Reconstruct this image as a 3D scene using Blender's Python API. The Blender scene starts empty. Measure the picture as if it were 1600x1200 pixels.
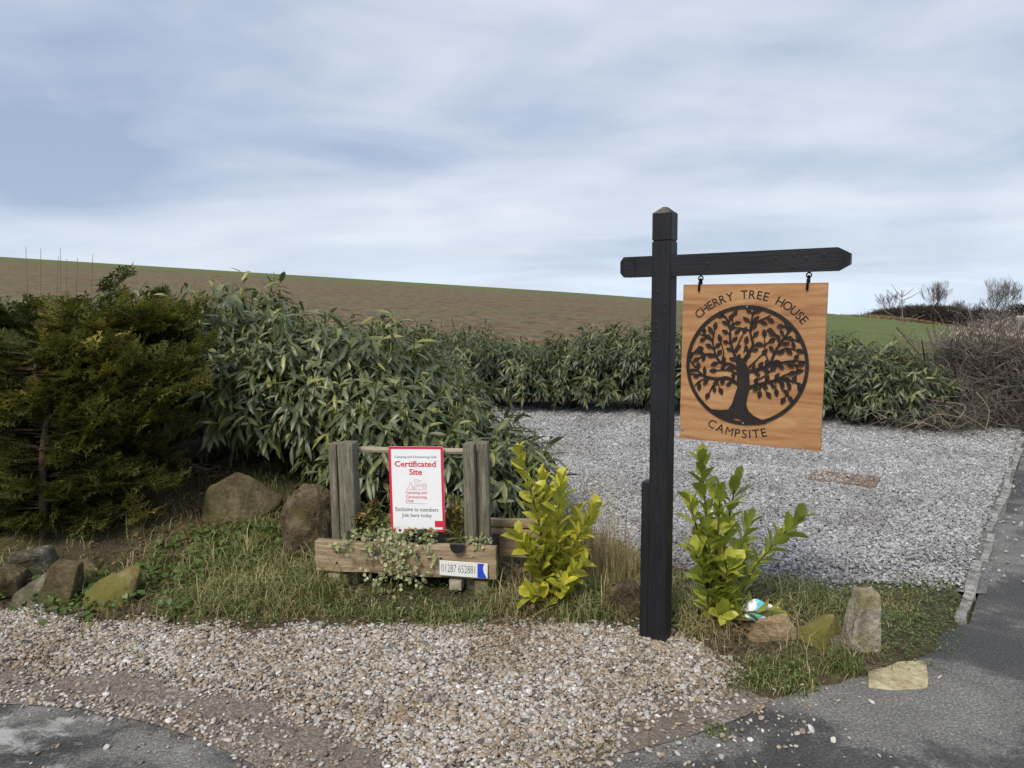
import bpy, bmesh, math, random
import numpy as np
from mathutils import Vector, Matrix, Euler, noise as mnoise

scene = bpy.context.scene
COL = scene.collection
R = math.radians
rng = np.random.default_rng(7)
random.seed(7)

# ------------------------------------------------------------------ camera, sky, sun, exposure
CAM_H, PITCH, ROLL, FPX = 1.6, R(6.9), R(-1.0), 1155.0
cam_data = bpy.data.cameras.new('camera')
cam = bpy.data.objects.new('camera', cam_data)
COL.objects.link(cam)
cam.location = (0, 0, CAM_H)
cam.matrix_world = Matrix.Translation((0, 0, CAM_H)) @ Matrix.Rotation(math.pi/2 - PITCH, 4, 'X') @ Matrix.Rotation(ROLL, 4, 'Z')
cam_data.sensor_width = 36.0
cam_data.lens = 36.0 * FPX / 1600.0
cam_data.clip_start = 0.05
cam_data.clip_end = 6000
scene.camera = cam

SUN_EL, SUN_AZ = R(48), R(208)          # azimuth clockwise from +Y: behind the camera, to the left
world = bpy.data.worlds.new('World')
scene.world = world
world.use_nodes = True
wn = world.node_tree.nodes; wl = world.node_tree.links
wn.clear()
def wnode(t, **k):
    n = wn.new(t)
    for a, b in k.items(): setattr(n, a, b)
    return n
w_out = wnode('ShaderNodeOutputWorld'); w_bg = wnode('ShaderNodeBackground')
w_bg.inputs['Strength'].default_value = 0.1
w_sky = wnode('ShaderNodeTexSky', sky_type='NISHITA', sun_disc=False)
w_sky.sun_elevation = SUN_EL; w_sky.sun_rotation = SUN_AZ
w_sky.air_density = 1.0; w_sky.dust_density = 1.0
w_tc = wnode('ShaderNodeTexCoord'); w_sep = wnode('ShaderNodeSeparateXYZ')
wl.new(w_tc.outputs['Generated'], w_sep.inputs[0])
def wmath(op, a, b=None, c=None, clamp=False):
    n = wnode('ShaderNodeMath', operation=op, use_clamp=clamp)
    for i, v in enumerate((a, b, c)):
        if v is None: continue
        if isinstance(v, (int, float)): n.inputs[i].default_value = v
        else: wl.new(v, n.inputs[i])
    return n.outputs[0]
zc = wmath('MAXIMUM', w_sep.outputs['Z'], 0.0)
den = wmath('ADD', zc, 0.16)
cx = wmath('DIVIDE', w_sep.outputs['X'], den); cy = wmath('DIVIDE', w_sep.outputs['Y'], den)
w_cmb = wnode('ShaderNodeCombineXYZ'); wl.new(cx, w_cmb.inputs[0]); wl.new(cy, w_cmb.inputs[1])
def wnoise(scale, detail, rough, dist, off, sc=(1, 1, 1), rz=0.0):
    m = wnode('ShaderNodeMapping'); m.inputs['Location'].default_value = off; m.inputs['Scale'].default_value = sc
    m.inputs['Rotation'].default_value = (0, 0, rz)
    wl.new(w_cmb.outputs[0], m.inputs['Vector'])
    n = wnode('ShaderNodeTexNoise'); n.inputs['Scale'].default_value = scale; n.inputs['Detail'].default_value = detail
    n.inputs['Roughness'].default_value = rough; n.inputs['Distortion'].default_value = dist
    wl.new(m.outputs[0], n.inputs['Vector'])
    return n.outputs['Fac']
n_big = wnoise(0.42, 5, 0.5, 0.35, (7.2, 0.6, 0), (0.75, 1.2, 1), R(-14))
n_mid = wnoise(1.2, 6, 0.5, 0.4, (7.3, 2.2, 0), (0.8, 1.2, 1), R(-14))
w_pm = wnode('ShaderNodeMapping'); w_pm.inputs['Scale'].default_value = (2.4, 2.4, 6.5); wl.new(w_tc.outputs['Generated'], w_pm.inputs['Vector'])
w_pn = wnode('ShaderNodeTexNoise'); w_pn.inputs['Scale'].default_value = 1.6; w_pn.inputs['Detail'].default_value = 9; w_pn.inputs['Roughness'].default_value = 0.5; w_pn.inputs['Distortion'].default_value = 0.5
wl.new(w_pm.outputs[0], w_pn.inputs['Vector'])
mixn = wmath('ADD', wmath('MULTIPLY', w_pn.outputs['Fac'], 0.26), wmath('ADD', wmath('MULTIPLY', n_big, 0.50), wmath('MULTIPLY', n_mid, 0.24)))
w_r = wnode('ShaderNodeValToRGB')
e = w_r.color_ramp.elements
e[0].position = 0.39; e[0].color = (0.305, 0.372, 0.51, 1)
e[1].position = 0.615; e[1].color = (0.635, 0.67, 0.745, 1)
x = e.new(0.46); x.color = (0.40, 0.463, 0.585, 1)
x = e.new(0.525); x.color = (0.51, 0.56, 0.66, 1)
wl.new(mixn, w_r.inputs['Fac'])
# the cloud deck thins towards the horizon, where paler air shows under it
hz = wmath('POWER', wmath('SUBTRACT', 1.0, wmath('MULTIPLY', zc, 4.6, None, True), None, True), 3.0)
n_hz = wnoise(1.1, 5, 0.55, 0.4, (1.7, 5.2, 0), (0.5, 1.0, 1), R(5))
hzf = wmath('MULTIPLY', hz, wmath('MULTIPLY_ADD', n_hz, 2.6, -0.55, True), None, True)
w_mix = wnode('ShaderNodeMixRGB'); w_mix.inputs[2].default_value = (0.64, 0.75, 0.88, 1)
wl.new(hzf, w_mix.inputs[0]); wl.new(w_r.outputs[0], w_mix.inputs[1])
w_mul = wnode('ShaderNodeVectorMath', operation='SCALE'); w_mul.inputs['Scale'].default_value = 5.85
wl.new(w_mix.outputs[0], w_mul.inputs[0])
w_mix2 = wnode('ShaderNodeMixRGB'); w_mix2.inputs[0].default_value = 0.93
wl.new(w_sky.outputs[0], w_mix2.inputs[1]); wl.new(w_mul.outputs[0], w_mix2.inputs[2])
wl.new(w_mix2.outputs[0], w_bg.inputs['Color']); wl.new(w_bg.outputs[0], w_out.inputs['Surface'])

sun_data = bpy.data.lights.new('sun', 'SUN')
sun_data.energy = 1.5; sun_data.angle = R(20); sun_data.color = (1.0, 0.92, 0.80)
sun = bpy.data.objects.new('sun', sun_data); COL.objects.link(sun)
sdir = Vector((math.sin(SUN_AZ)*math.cos(SUN_EL), math.cos(SUN_AZ)*math.cos(SUN_EL), math.sin(SUN_EL)))
sun.rotation_euler = sdir.to_track_quat('Z', 'Y').to_euler()
sun.location = (-6, -6, 12)

vs = scene.view_settings
vs.view_transform = 'Standard'; vs.look = 'None'; vs.exposure = 1.06; vs.gamma = 1.0; vs.use_curve_mapping = False

# ------------------------------------------------------------------ surveying helpers (photo point -> place on the ground)
CM = np.array(cam.matrix_world.to_3x3()); CO = np.array((0, 0, CAM_H))
def ray(px, py): return CM @ np.array([(px-800)/FPX, (600-py)/FPX, -1.0])
def P(px, py, z=0.0):
    d = ray(px, py); return CO + d*((z-CAM_H)/d[2])
def D(px, py, y):
    d = ray(px, py); return CO + d*(y/d[1])
def pxw(y): return y/FPX                    # metres to a photo pixel at distance y
def sstep(a, b, x):
    t = np.clip((x-a)/(b-a), 0, 1); return t*t*(3-2*t)
def nz(x, y, s=1.0, z=0.0): return mnoise.noise(Vector((x*s, y*s, z)))

# ------------------------------------------------------------------ materials
MAT = {}
def nodemat(name):
    m = bpy.data.materials.new(name); m.use_nodes = True
    nt = m.node_tree; nt.nodes.clear()
    out = nt.nodes.new('ShaderNodeOutputMaterial'); b = nt.nodes.new('ShaderNodeBsdfPrincipled')
    nt.links.new(b.outputs[0], out.inputs['Surface'])
    MAT[name] = m
    return m, nt, b, out
def N(nt, t, **k):
    n = nt.nodes.new(t)
    for a, v in k.items():
        if a.startswith('i_'): n.inputs[a[2:].replace('_', ' ')].default_value = v
        else: setattr(n, a, v)
    return n
def ramp(nt, fac, stops, interp='LINEAR'):
    r = nt.nodes.new('ShaderNodeValToRGB'); r.color_ramp.interpolation = interp
    el = r.color_ramp.elements
    while len(el) > 1: el.remove(el[0])
    el[0].position = stops[0][0]; el[0].color = (*stops[0][1], 1)
    for p, c in stops[1:]:
        q = el.new(p); q.color = (*c, 1)
    nt.links.new(fac, r.inputs[0])
    return r.outputs[0]
def tnoise(nt, scale, detail=5, rough=0.55, vec=None, dist=0.0):
    n = N(nt, 'ShaderNodeTexNoise'); n.inputs['Scale'].default_value = scale; n.inputs['Detail'].default_value = detail
    n.inputs['Roughness'].default_value = rough; n.inputs['Distortion'].default_value = dist
    if vec is not None: nt.links.new(vec, n.inputs['Vector'])
    return n.outputs['Fac']
def mapping(nt, src, sc=(1, 1, 1), rot=(0, 0, 0), loc=(0, 0, 0)):
    m = N(nt, 'ShaderNodeMapping'); m.inputs['Scale'].default_value = sc; m.inputs['Rotation'].default_value = rot
    m.inputs['Location'].default_value = loc
    nt.links.new(src, m.inputs[0]); return m.outputs[0]
def mathn(nt, op, a, b=None, c=None, clamp=False):
    n = N(nt, 'ShaderNodeMath', operation=op, use_clamp=clamp)
    for i, v in enumerate((a, b, c)):
        if v is None: continue
        if isinstance(v, (int, float)): n.inputs[i].default_value = v
        else: nt.links.new(v, n.inputs[i])
    return n.outputs[0]
def mixc(nt, fac, a, b, bt='MIX'):
    n = N(nt, 'ShaderNodeMixRGB', blend_type=bt)
    for i, v in enumerate((fac, a, b)):
        if isinstance(v, (int, float)): n.inputs[i].default_value = v
        elif isinstance(v, tuple): n.inputs[i].default_value = (*v, 1)
        else: nt.links.new(v, n.inputs[i])
    return n.outputs[0]
def bump(nt, b, h, strength=0.4, dist=0.01):
    n = N(nt, 'ShaderNodeBump'); n.inputs['Strength'].default_value = strength; n.inputs['Distance'].default_value = dist
    nt.links.new(h, n.inputs['Height']); nt.links.new(n.outputs[0], b.inputs['Normal'])
def obj_co(nt): return N(nt, 'ShaderNodeTexCoord').outputs['Object']
def geo_co(nt): return N(nt, 'ShaderNodeNewGeometry').outputs['Position']
def attr(nt, name): return N(nt, 'ShaderNodeAttribute', attribute_name=name).outputs['Fac']

def mat_plain(name, col, rough=0.6, metal=0.0, var=0.12, scale=30, bmp=0.1, spec=0.5):
    m, nt, b, o = nodemat(name)
    f = tnoise(nt, scale, 4, 0.6, obj_co(nt))
    c = ramp(nt, f, [(0.3, tuple(v*(1-var) for v in col)), (0.7, tuple(min(1, v*(1+var)) for v in col))])
    nt.links.new(c, b.inputs['Base Color']); b.inputs['Roughness'].default_value = rough
    b.inputs['Metallic'].default_value = metal; b.inputs['Specular IOR Level'].default_value = spec
    if bmp: bump(nt, b, f, bmp, 0.002)
    return m
def mat_wood(name, dark, mid, light, axis='x', rough=0.8, scale=1.0, bmp=0.5, spec=0.3, stain=None):
    m, nt, b, o = nodemat(name)
    st = {'x': (0.9, 14, 14), 'z': (14, 14, 0.9), 'y': (14, 0.9, 14)}[axis]
    co = obj_co(nt)
    v = mapping(nt, co, tuple(s*scale for s in st))
    f1 = tnoise(nt, 4.0, 6, 0.65, v, 0.6)
    v2 = mapping(nt, co, tuple(s*scale*4 for s in st))
    f2 = tnoise(nt, 6.0, 5, 0.7, v2, 0.2)
    f = mathn(nt, 'ADD', mathn(nt, 'MULTIPLY', f1, 0.6), mathn(nt, 'MULTIPLY', f2, 0.4))
    c = ramp(nt, f, [(0.34, dark), (0.5, mid), (0.66, light)])
    if stain:
        s = tnoise(nt, 2.5, 4, 0.6, co)
        c = mixc(nt, ramp(nt, s, [(0.45, (0, 0, 0)), (0.65, (1, 1, 1))]), c, mixc(nt, 0.5, c, stain))
    nt.links.new(c, b.inputs['Base Color'])
    b.inputs['Roughness'].default_value = rough; b.inputs['Specular IOR Level'].default_value = spec
    bump(nt, b, f, bmp, 0.004)
    return m
def mat_leaf(name, dark, light, tip=None, rough=0.38, trans=0.18, rib=None, spec=0.5, back=None):
    m, nt, b, o = nodemat(name)
    v = attr(nt, 'var')
    stops = [(0.0, dark), (0.75, light)]
    stops.append((1.0, tip if tip else light))
    c = ramp(nt, v, stops)
    co = geo_co(nt)
    n = tnoise(nt, 40, 3, 0.6, co)
    c = mixc(nt, 1.0, c, ramp(nt, n, [(0.3, (0.72, 0.72, 0.72)), (0.7, (1.22, 1.22, 1.22))]), 'MULTIPLY')
    if rib:
        r = mathn(nt, 'POWER', attr(nt, 'rib'), 6.0)
        c = mixc(nt, mathn(nt, 'MULTIPLY', r, 0.75), c, rib)
    if back:
        g = N(nt, 'ShaderNodeNewGeometry')
        c = mixc(nt, mathn(nt, 'MULTIPLY', g.outputs['Backfacing'], 0.6), c, back)
    nt.links.new(c, b.inputs['Base Color'])
    b.inputs['Roughness'].default_value = rough; b.inputs['Specular IOR Level'].default_value = spec
    t = N(nt, 'ShaderNodeBsdfTranslucent'); nt.links.new(mixc(nt, 1.0, c, (1.1, 1.25, 0.6), 'MULTIPLY'), t.inputs[0])
    ms = N(nt, 'ShaderNodeMixShader'); ms.inputs[0].default_value = trans
    nt.links.new(b.outputs[0], ms.inputs[1]); nt.links.new(t.outputs[0], ms.inputs[2])
    nt.links.new(ms.outputs[0], o.inputs['Surface'])
    return m
def mat_rock(name, dark, mid, light, moss=(0.10, 0.10, 0.025), mossamt=0.5, scale=5.0, strata=False):
    m, nt, b, o = nodemat(name)
    co = obj_co(nt)
    v = mapping(nt, co, (1, 1, 4.5), (0.15, 0.1, 0)) if strata else co
    f1 = tnoise(nt, scale, 8, 0.62, v, 0.4)
    f2 = tnoise(nt, scale*9, 5, 0.65, v)
    f = mathn(nt, 'ADD', mathn(nt, 'MULTIPLY', f1, 0.62), mathn(nt, 'MULTIPLY', f2, 0.38))
    c = ramp(nt, f, [(0.40, dark), (0.5, mid), (0.60, light)])
    mo = tnoise(nt, scale*0.9, 6, 0.6, mapping(nt, co, (1, 1, 1), (0, 0, 0), (4, 2, 1)))
    lo = 0.62 - 0.25*mossamt
    c = mixc(nt, mathn(nt, 'MULTIPLY', ramp(nt, mo, [(lo, (0, 0, 0)), (lo+0.12, (1, 1, 1))]), 0.75), c, moss)
    sp = tnoise(nt, scale*30, 2, 0.5, co)
    c = mixc(nt, ramp(nt, sp, [(0.68, (0, 0, 0)), (0.74, (0.6, 0.6, 0.6))]), c, light)
    nt.links.new(c, b.inputs['Base Color']); b.inputs['Roughness'].default_value = 0.92
    b.inputs['Specular IOR Level'].default_value = 0.25
    bump(nt, b, f, 1.0, 0.035)
    return m
def mat_twig(name, dark, light, rough=0.85):
    m, nt, b, o = nodemat(name)
    v = attr(nt, 'var')
    n = tnoise(nt, 25, 4, 0.6, geo_co(nt))
    c = ramp(nt, mathn(nt, 'ADD', mathn(nt, 'MULTIPLY', v, 0.6), mathn(nt, 'MULTIPLY', n, 0.4)), [(0.15, dark), (0.85, light)])
    nt.links.new(c, b.inputs['Base Color']); b.inputs['Roughness'].default_value = rough
    b.inputs['Specular IOR Level'].default_value = 0.25
    return m

# ------------------------------------------------------------------ object helpers
def tag(o, label=None, cat=None, group=None, kind=None):
    if label: o['label'] = label
    if cat: o['category'] = cat
    if group: o['group'] = group
    if kind: o['kind'] = kind
    return o
def empty(name, loc, label, cat, group=None, rz=0.0):
    o = bpy.data.objects.new(name, None); COL.objects.link(o)
    o.empty_display_size = 0.1; o.location = loc; o.rotation_euler = (0, 0, rz)
    return tag(o, label, cat, group)
def link(name, me, mat=None, parent=None, loc=None):
    o = bpy.data.objects.new(name, me); COL.objects.link(o)
    if mat is not None and len(me.materials) == 0: me.materials.append(mat)
    if parent is not None: o.parent = parent
    if loc is not None: o.location = loc
    return o
def np_mesh(name, V, T, smooth=False, **attrs):
    """triangles (m,3) or quads (m,4) from arrays"""
    me = bpy.data.meshes.new(name)
    V = np.asarray(V, dtype=np.float32); T = np.asarray(T, dtype=np.int32)
    k = T.shape[1]
    me.vertices.add(len(V)); me.vertices.foreach_set('co', V.ravel())
    me.loops.add(T.size); me.loops.foreach_set('vertex_index', T.ravel())
    me.polygons.add(len(T)); me.polygons.foreach_set('loop_start', np.arange(0, T.size, k, dtype=np.int32))
    me.polygons.foreach_set('use_smooth', np.full(len(T), smooth, dtype=bool))
    for a, v in attrs.items():
        at = me.attributes.new(a, 'FLOAT', 'POINT'); at.data.foreach_set('value', np.asarray(v, dtype=np.float32))
    me.update(calc_edges=True); me.validate()
    return me
class MB:
    """collects boxes, tubes and prisms into one mesh"""
    def __init__(s): s.v = []; s.f = []; s.a = []
    def add(s, V, F, var=0.5):
        o = len(s.v); s.v.extend([tuple(p) for p in V]); s.f.extend([tuple(i+o for i in f) for f in F])
        s.a.extend([var]*len(V)); return s
    def box(s, c, size, rot=None, bev=0.0):
        x, y, z = (q/2 for q in size)
        if bev <= 0:
            V = [(i*x, j*y, k*z) for i in (-1, 1) for j in (-1, 1) for k in (-1, 1)]
            F = [(0, 1, 3, 2), (4, 6, 7, 5), (0, 4, 5, 1), (2, 3, 7, 6), (0, 2, 6, 4), (1, 5, 7, 3)]
        else:
            bm = bmesh.new(); bmesh.ops.create_cube(bm, size=1.0)
            for v in bm.verts: v.co = Vector((v.co.x*2*x, v.co.y*2*y, v.co.z*2*z))
            bmesh.ops.bevel(bm, geom=list(bm.edges), offset=bev, segments=2, affect='EDGES', profile=0.6)
            bm.verts.index_update()
            V = [tuple(v.co) for v in bm.verts]; F = [tuple(v.index for v in f.verts) for f in bm.faces]; bm.free()
        Mx = Matrix.Translation(c) @ (rot.to_4x4() if rot is not None else Matrix.Identity(4))
        return s.add([Mx @ Vector(p) for p in V], F)
    def tube(s, pts, rad, n=5, var=0.5, cap=True):
        pts = np.asarray(pts, float); m = len(pts)
        if np.isscalar(rad): rad = [rad]*m
        tg = np.gradient(pts, axis=0) if m > 2 else np.repeat((pts[1]-pts[0])[None], m, 0)
        tg /= np.linalg.norm(tg, axis=1)[:, None] + 1e-9
        ref = np.array((0.3, 0.2, 1.0)) if abs(tg[0][2]) < 0.8 else np.array((1.0, 0.15, 0.1))
        V = []; an = np.arange(n)*2*math.pi/n
        for i in range(m):
            u = np.cross(tg[i], ref); u /= np.linalg.norm(u)+1e-9; w = np.cross(tg[i], u)
            for a in an: V.append(pts[i]+rad[i]*(math.cos(a)*u+math.sin(a)*w))
        F = [(i*n+j, i*n+(j+1) % n, (i+1)*n+(j+1) % n, (i+1)*n+j) for i in range(m-1) for j in range(n)]
        if cap: F += [tuple(range(n-1, -1, -1)), tuple((m-1)*n+j for j in range(n))]
        return s.add(V, F, var)
    def prism(s, poly, y0, y1, M=None):
        """polygon in xz extruded along y"""
        n = len(poly)
        V = [(p[0], y0, p[1]) for p in poly]+[(p[0], y1, p[1]) for p in poly]
        F = [tuple(range(n)), tuple(range(2*n-1, n-1, -1))]+[(i, i+n, (i+1) % n+n, (i+1) % n) for i in range(n)]
        if M is not None: V = [tuple(M @ Vector(p)) for p in V]
        return s.add(V, F)
    def mesh(s, name, smooth=False):
        me = bpy.data.meshes.new(name); me.from_pydata([tuple(map(float, p)) for p in s.v], [], s.f)
        at = me.attributes.new('var', 'FLOAT', 'POINT'); at.data.foreach_set('value', np.array(s.a, dtype=np.float32))
        if smooth: me.polygons.foreach_set('use_smooth', [True]*len(me.polygons))
        me.update(); return me
    def build(s, name, mat, parent=None, smooth=False, loc=None):
        return link(name, s.mesh(name, smooth), mat, parent, loc)
def fixn(me):
    bm = bmesh.new(); bm.from_mesh(me); bmesh.ops.recalc_face_normals(bm, faces=bm.faces); bm.to_mesh(me); bm.free(); return me

def merge(tv, tt, O, X, Y, Z):
    """copies of one small template (vertices tv, triangles tt) with frames O,X,Y,Z"""
    n, k = len(O), len(tv)
    V = O[:, None, :] + tv[None, :, 0:1]*X[:, None, :] + tv[None, :, 1:2]*Y[:, None, :] + tv[None, :, 2:3]*Z[:, None, :]
    T = tt[None] + (np.arange(n)*k)[:, None, None]
    return V.reshape(-1, 3), T.reshape(-1, 3)
def unit(a): return a/(np.linalg.norm(a, axis=-1, keepdims=True)+1e-9)
def frames(A, U, L, W):
    """leaf frames: axis A, rough up U, length L, half width W"""
    A = unit(A); Y = unit(np.cross(U, A)); Z = np.cross(A, Y)
    return A*L[:, None], Y*W[:, None], Z*L[:, None]
def leaf_template(curve=0.25, fold=0.12, st=((0.33, 0.9), (0.68, 0.85))):
    n = len(st); mid = [(0, 0, 0)]+[(t, 0, -curve*t*t) for t, _ in st]+[(1, 0, -curve)]
    l = [(t, w, -curve*t*t+fold*w*0.3) for t, w in st]; r = [(t, -w, -curve*t*t+fold*w*0.3) for t, w in st]
    V = np.array(mid+l+r, float); m = n+2; T = []
    for off, fl in ((m, 0), (m+n, 1)):
        tri = [(0, 1, off)]
        for i in range(n-1):
            tri += [(1+i, 2+i, off+i+1), (1+i, off+i+1, off+i)]
        tri += [(n, n+1, off+n-1)]
        T += [t if fl == 0 else (t[0], t[2], t[1]) for t in tri]
    rib = np.array([1.0]*m+[0.0]*(2*n))
    return V, np.array(T), rib
LEAF = leaf_template()
LEAF_BROAD = leaf_template(0.18, 0.35, ((0.2, 0.55), (0.5, 0.98), (0.8, 0.8)))
def pts_in_poly(x, y, poly):
    ins = np.zeros(len(x), bool); n = len(poly); j = n-1
    for i in range(n):
        xi, yi = poly[i]; xj, yj = poly[j]
        c = ((yi > y) != (yj > y)) & (x < (xj-xi)*(y-yi)/(yj-yi+1e-12)+xi)
        ins ^= c; j = i
    return ins
def poly_dist(x, y, poly):
    d = np.full(len(x), 1e9); n = len(poly)
    for i in range(n):
        a = np.array(poly[i]); b = np.array(poly[(i+1) % n]); ab = b-a
        t = np.clip(((x-a[0])*ab[0]+(y-a[1])*ab[1])/(ab@ab+1e-12), 0, 1)
        d = np.minimum(d, np.hypot(x-a[0]-t*ab[0], y-a[1]-t*ab[1]))
    return np.where(pts_in_poly(x, y, poly), d, -d)
def vnoise(x, y, s, z=0.0):
    x = np.asarray(x, float)*s; y = np.asarray(y, float)*s
    i = np.floor(x).astype(np.int64); j = np.floor(y).astype(np.int64); fx = x-i; fy = y-j
    u = fx*fx*fx*(fx*(fx*6-15)+10); v = fy*fy*fy*(fy*(fy*6-15)+10); k = int(z*131)
    def gr(a, b, dx, dy):
        h = (a*374761393+b*668265263+k*1442695041) & 0xffffffff
        h = ((h ^ (h >> 13))*1274126177) & 0xffffffff; h = (h ^ (h >> 16)) & 0xffff
        t = h/65536.0*2*math.pi
        return np.cos(t)*dx+np.sin(t)*dy
    return 1.5*((gr(i, j, fx, fy)*(1-u)+gr(i+1, j, fx-1, fy)*u)*(1-v)+(gr(i, j+1, fx, fy-1)*(1-u)+gr(i+1, j+1, fx-1, fy-1)*u)*v)

# ------------------------------------------------------------------ ground, roads, yard, field
def tarmac():
    m, nt, b, o = nodemat('tarmac')
    co = geo_co(nt)
    fine = tnoise(nt, 95, 4, 0.75, co); mid = tnoise(nt, 1.1, 8, 0.66, co, 0.8); mid2 = tnoise(nt, 5.0, 5, 0.65, co, 0.3)
    patch = mathn(nt, 'ADD', mathn(nt, 'MULTIPLY', mid, 0.7), mathn(nt, 'MULTIPLY', mid2, 0.3))
    c = ramp(nt, patch, [(0.42, (0.042, 0.041, 0.040)), (0.485, (0.066, 0.064, 0.061)), (0.525, (0.130, 0.126, 0.118)), (0.66, (0.20, 0.195, 0.182))])
    c = mixc(nt, 1.0, c, ramp(nt, fine, [(0.32, (0.4, 0.4, 0.4)), (0.52, (1.0, 1.0, 1.0)), (0.68, (2.3, 2.3, 2.2))]), 'MULTIPLY')
    # chalky wear where the drive meets the lane
    sep = N(nt, 'ShaderNodeSeparateXYZ'); nt.links.new(co, sep.inputs[0])
    left = ramp(nt, mathn(nt, 'MULTIPLY_ADD', sep.outputs['X'], 0.5, 1.5), [(0.75, (1, 1, 1)), (1.0, (0, 0, 0))])
    ch = tnoise(nt, 2.6, 8, 0.68, mapping(nt, co, (1, 2.2, 1), (0, 0, -0.35)), 0.5)
    chm = mathn(nt, 'MULTIPLY', ramp(nt, ch, [(0.53, (0, 0, 0)), (0.61, (0.85, 0.85, 0.85))]), left)
    c = mixc(nt, chm, c, (0.40, 0.40, 0.385))
    nt.links.new(c, b.inputs['Base Color'])
    nt.links.new(ramp(nt, patch, [(0.4, (0.55, 0.55, 0.55)), (0.56, (0.9, 0.9, 0.9))]), b.inputs['Roughness'])
    bump(nt, b, fine, 0.7, 0.006)
    return m
def bedmat(name, stops, dirt):
    m, nt, b, o = nodemat(name)
    co = geo_co(nt)
    vo = N(nt, 'ShaderNodeTexVoronoi'); vo.inputs['Scale'].default_value = 75; nt.links.new(co, vo.inputs['Vector'])
    sp = N(nt, 'ShaderNodeSeparateColor'); nt.links.new(vo.outputs['Color'], sp.inputs[0])
    c = ramp(nt, sp.outputs[0], stops)
    f = tnoise(nt, 3.0, 6, 0.6, co, 0.4); g = tnoise(nt, 120, 3, 0.7, co)
    c = mixc(nt, ramp(nt, f, [(0.35, (0.97, 0.97, 0.97)), (0.62, (0.55, 0.55, 0.55))]), c, dirt)
    c = mixc(nt, 1.0, c, ramp(nt, g, [(0.3, (0.55, 0.55, 0.55)), (0.7, (1.4, 1.4, 1.4))]), 'MULTIPLY')
    nt.links.new(c, b.inputs['Base Color']); b.inputs['Roughness'].default_value = 0.95
    b.inputs['Specular IOR Level'].default_value = 0.2
    h = mathn(nt, 'SUBTRACT', g, vo.outputs['Distance'])
    bump(nt, b, h, 0.7, 0.008)
    return m
def soilmat():
    m, nt, b, o = nodemat('soil')
    co = geo_co(nt)
    f = tnoise(nt, 3.2, 7, 0.62, co, 0.4); g = tnoise(nt, 38, 8, 0.8, co); k = tnoise(nt, 1.3, 4, 0.5, co)
    c = ramp(nt, g, [(0.3, (0.03, 0.023, 0.015)), (0.5, (0.078, 0.060, 0.040)), (0.68, (0.165, 0.132, 0.09))])
    gr = ramp(nt, f, [(0.44, (0, 0, 0)), (0.60, (0.7, 0.7, 0.7))])
    c = mixc(nt, mathn(nt, 'MULTIPLY', gr, ramp(nt, g, [(0.40, (0.25, 0.25, 0.25)), (0.55, (1, 1, 1))])), c, mixc(nt, k, (0.055, 0.070, 0.020), (0.13, 0.118, 0.042)))
    nt.links.new(c, b.inputs['Base Color']); b.inputs['Roughness'].default_value = 0.95
    b.inputs['Specular IOR Level'].default_value = 0.15
    bump(nt, b, g, 0.8, 0.02)
    return m
def fieldmat():
    m, nt, b, o = nodemat('field_soil')
    co = geo_co(nt)
    g = attr(nt, 'green')
    st = tnoise(nt, 1.0, 5, 0.6, mapping(nt, co, (0.012, 0.55, 0.3), (0, 0, R(-4))), 0.3)
    st2 = tnoise(nt, 1.0, 4, 0.6, mapping(nt, co, (0.05, 2.6, 0.3), (0, 0, R(-4))), 0.2)
    n = tnoise(nt, 0.35, 7, 0.65, co); cl = tnoise(nt, 2.2, 8, 0.78, co)
    s = mathn(nt, 'ADD', mathn(nt, 'MULTIPLY', st, 0.40), mathn(nt, 'ADD', mathn(nt, 'MULTIPLY', st2, 0.35), mathn(nt, 'MULTIPLY', n, 0.25)))
    c = ramp(nt, s, [(0.39, (0.118, 0.078, 0.049)), (0.49, (0.158, 0.116, 0.073)), (0.59, (0.122, 0.126, 0.060))])
    c = mixc(nt, 1.0, c, ramp(nt, cl, [(0.36, (0.42, 0.42, 0.42)), (0.64, (1.55, 1.55, 1.55))]), 'MULTIPLY')
    pale = tnoise(nt, 9.0, 2, 0.5, co)
    c = mixc(nt, ramp(nt, pale, [(0.73, (0, 0, 0)), (0.78, (0.7, 0.7, 0.7))]), c, (0.36, 0.32, 0.26))
    gc = ramp(nt, s, [(0.38, (0.082, 0.112, 0.036)), (0.52, (0.118, 0.150, 0.052)), (0.62, (0.150, 0.165, 0.070))])
    gf = mathn(nt, 'MULTIPLY_ADD', mathn(nt, 'SUBTRACT', n, 0.5), 0.9, g, True)
    c = mixc(nt, gf, c, gc)
    nt.links.new(c, b.inputs['Base Color']); b.inputs['Roughness'].default_value = 1.0
    b.inputs['Specular IOR Level'].default_value = 0.1
    bump(nt, b, cl, 0.6, 0.12)
    return m
tarmac(); soilmat(); fieldmat()
bedmat('drive_bed', [(0.0, (0.10, 0.09, 0.08)), (0.35, (0.20, 0.165, 0.125)), (0.6, (0.30, 0.27, 0.22)), (1.0, (0.5, 0.47, 0.42))], (0.165, 0.138, 0.112))
bedmat('yard_bed', [(0.0, (0.15, 0.15, 0.15)), (0.5, (0.28, 0.28, 0.28)), (1.0, (0.46, 0.46, 0.455))], (0.12, 0.118, 0.115))

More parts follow.
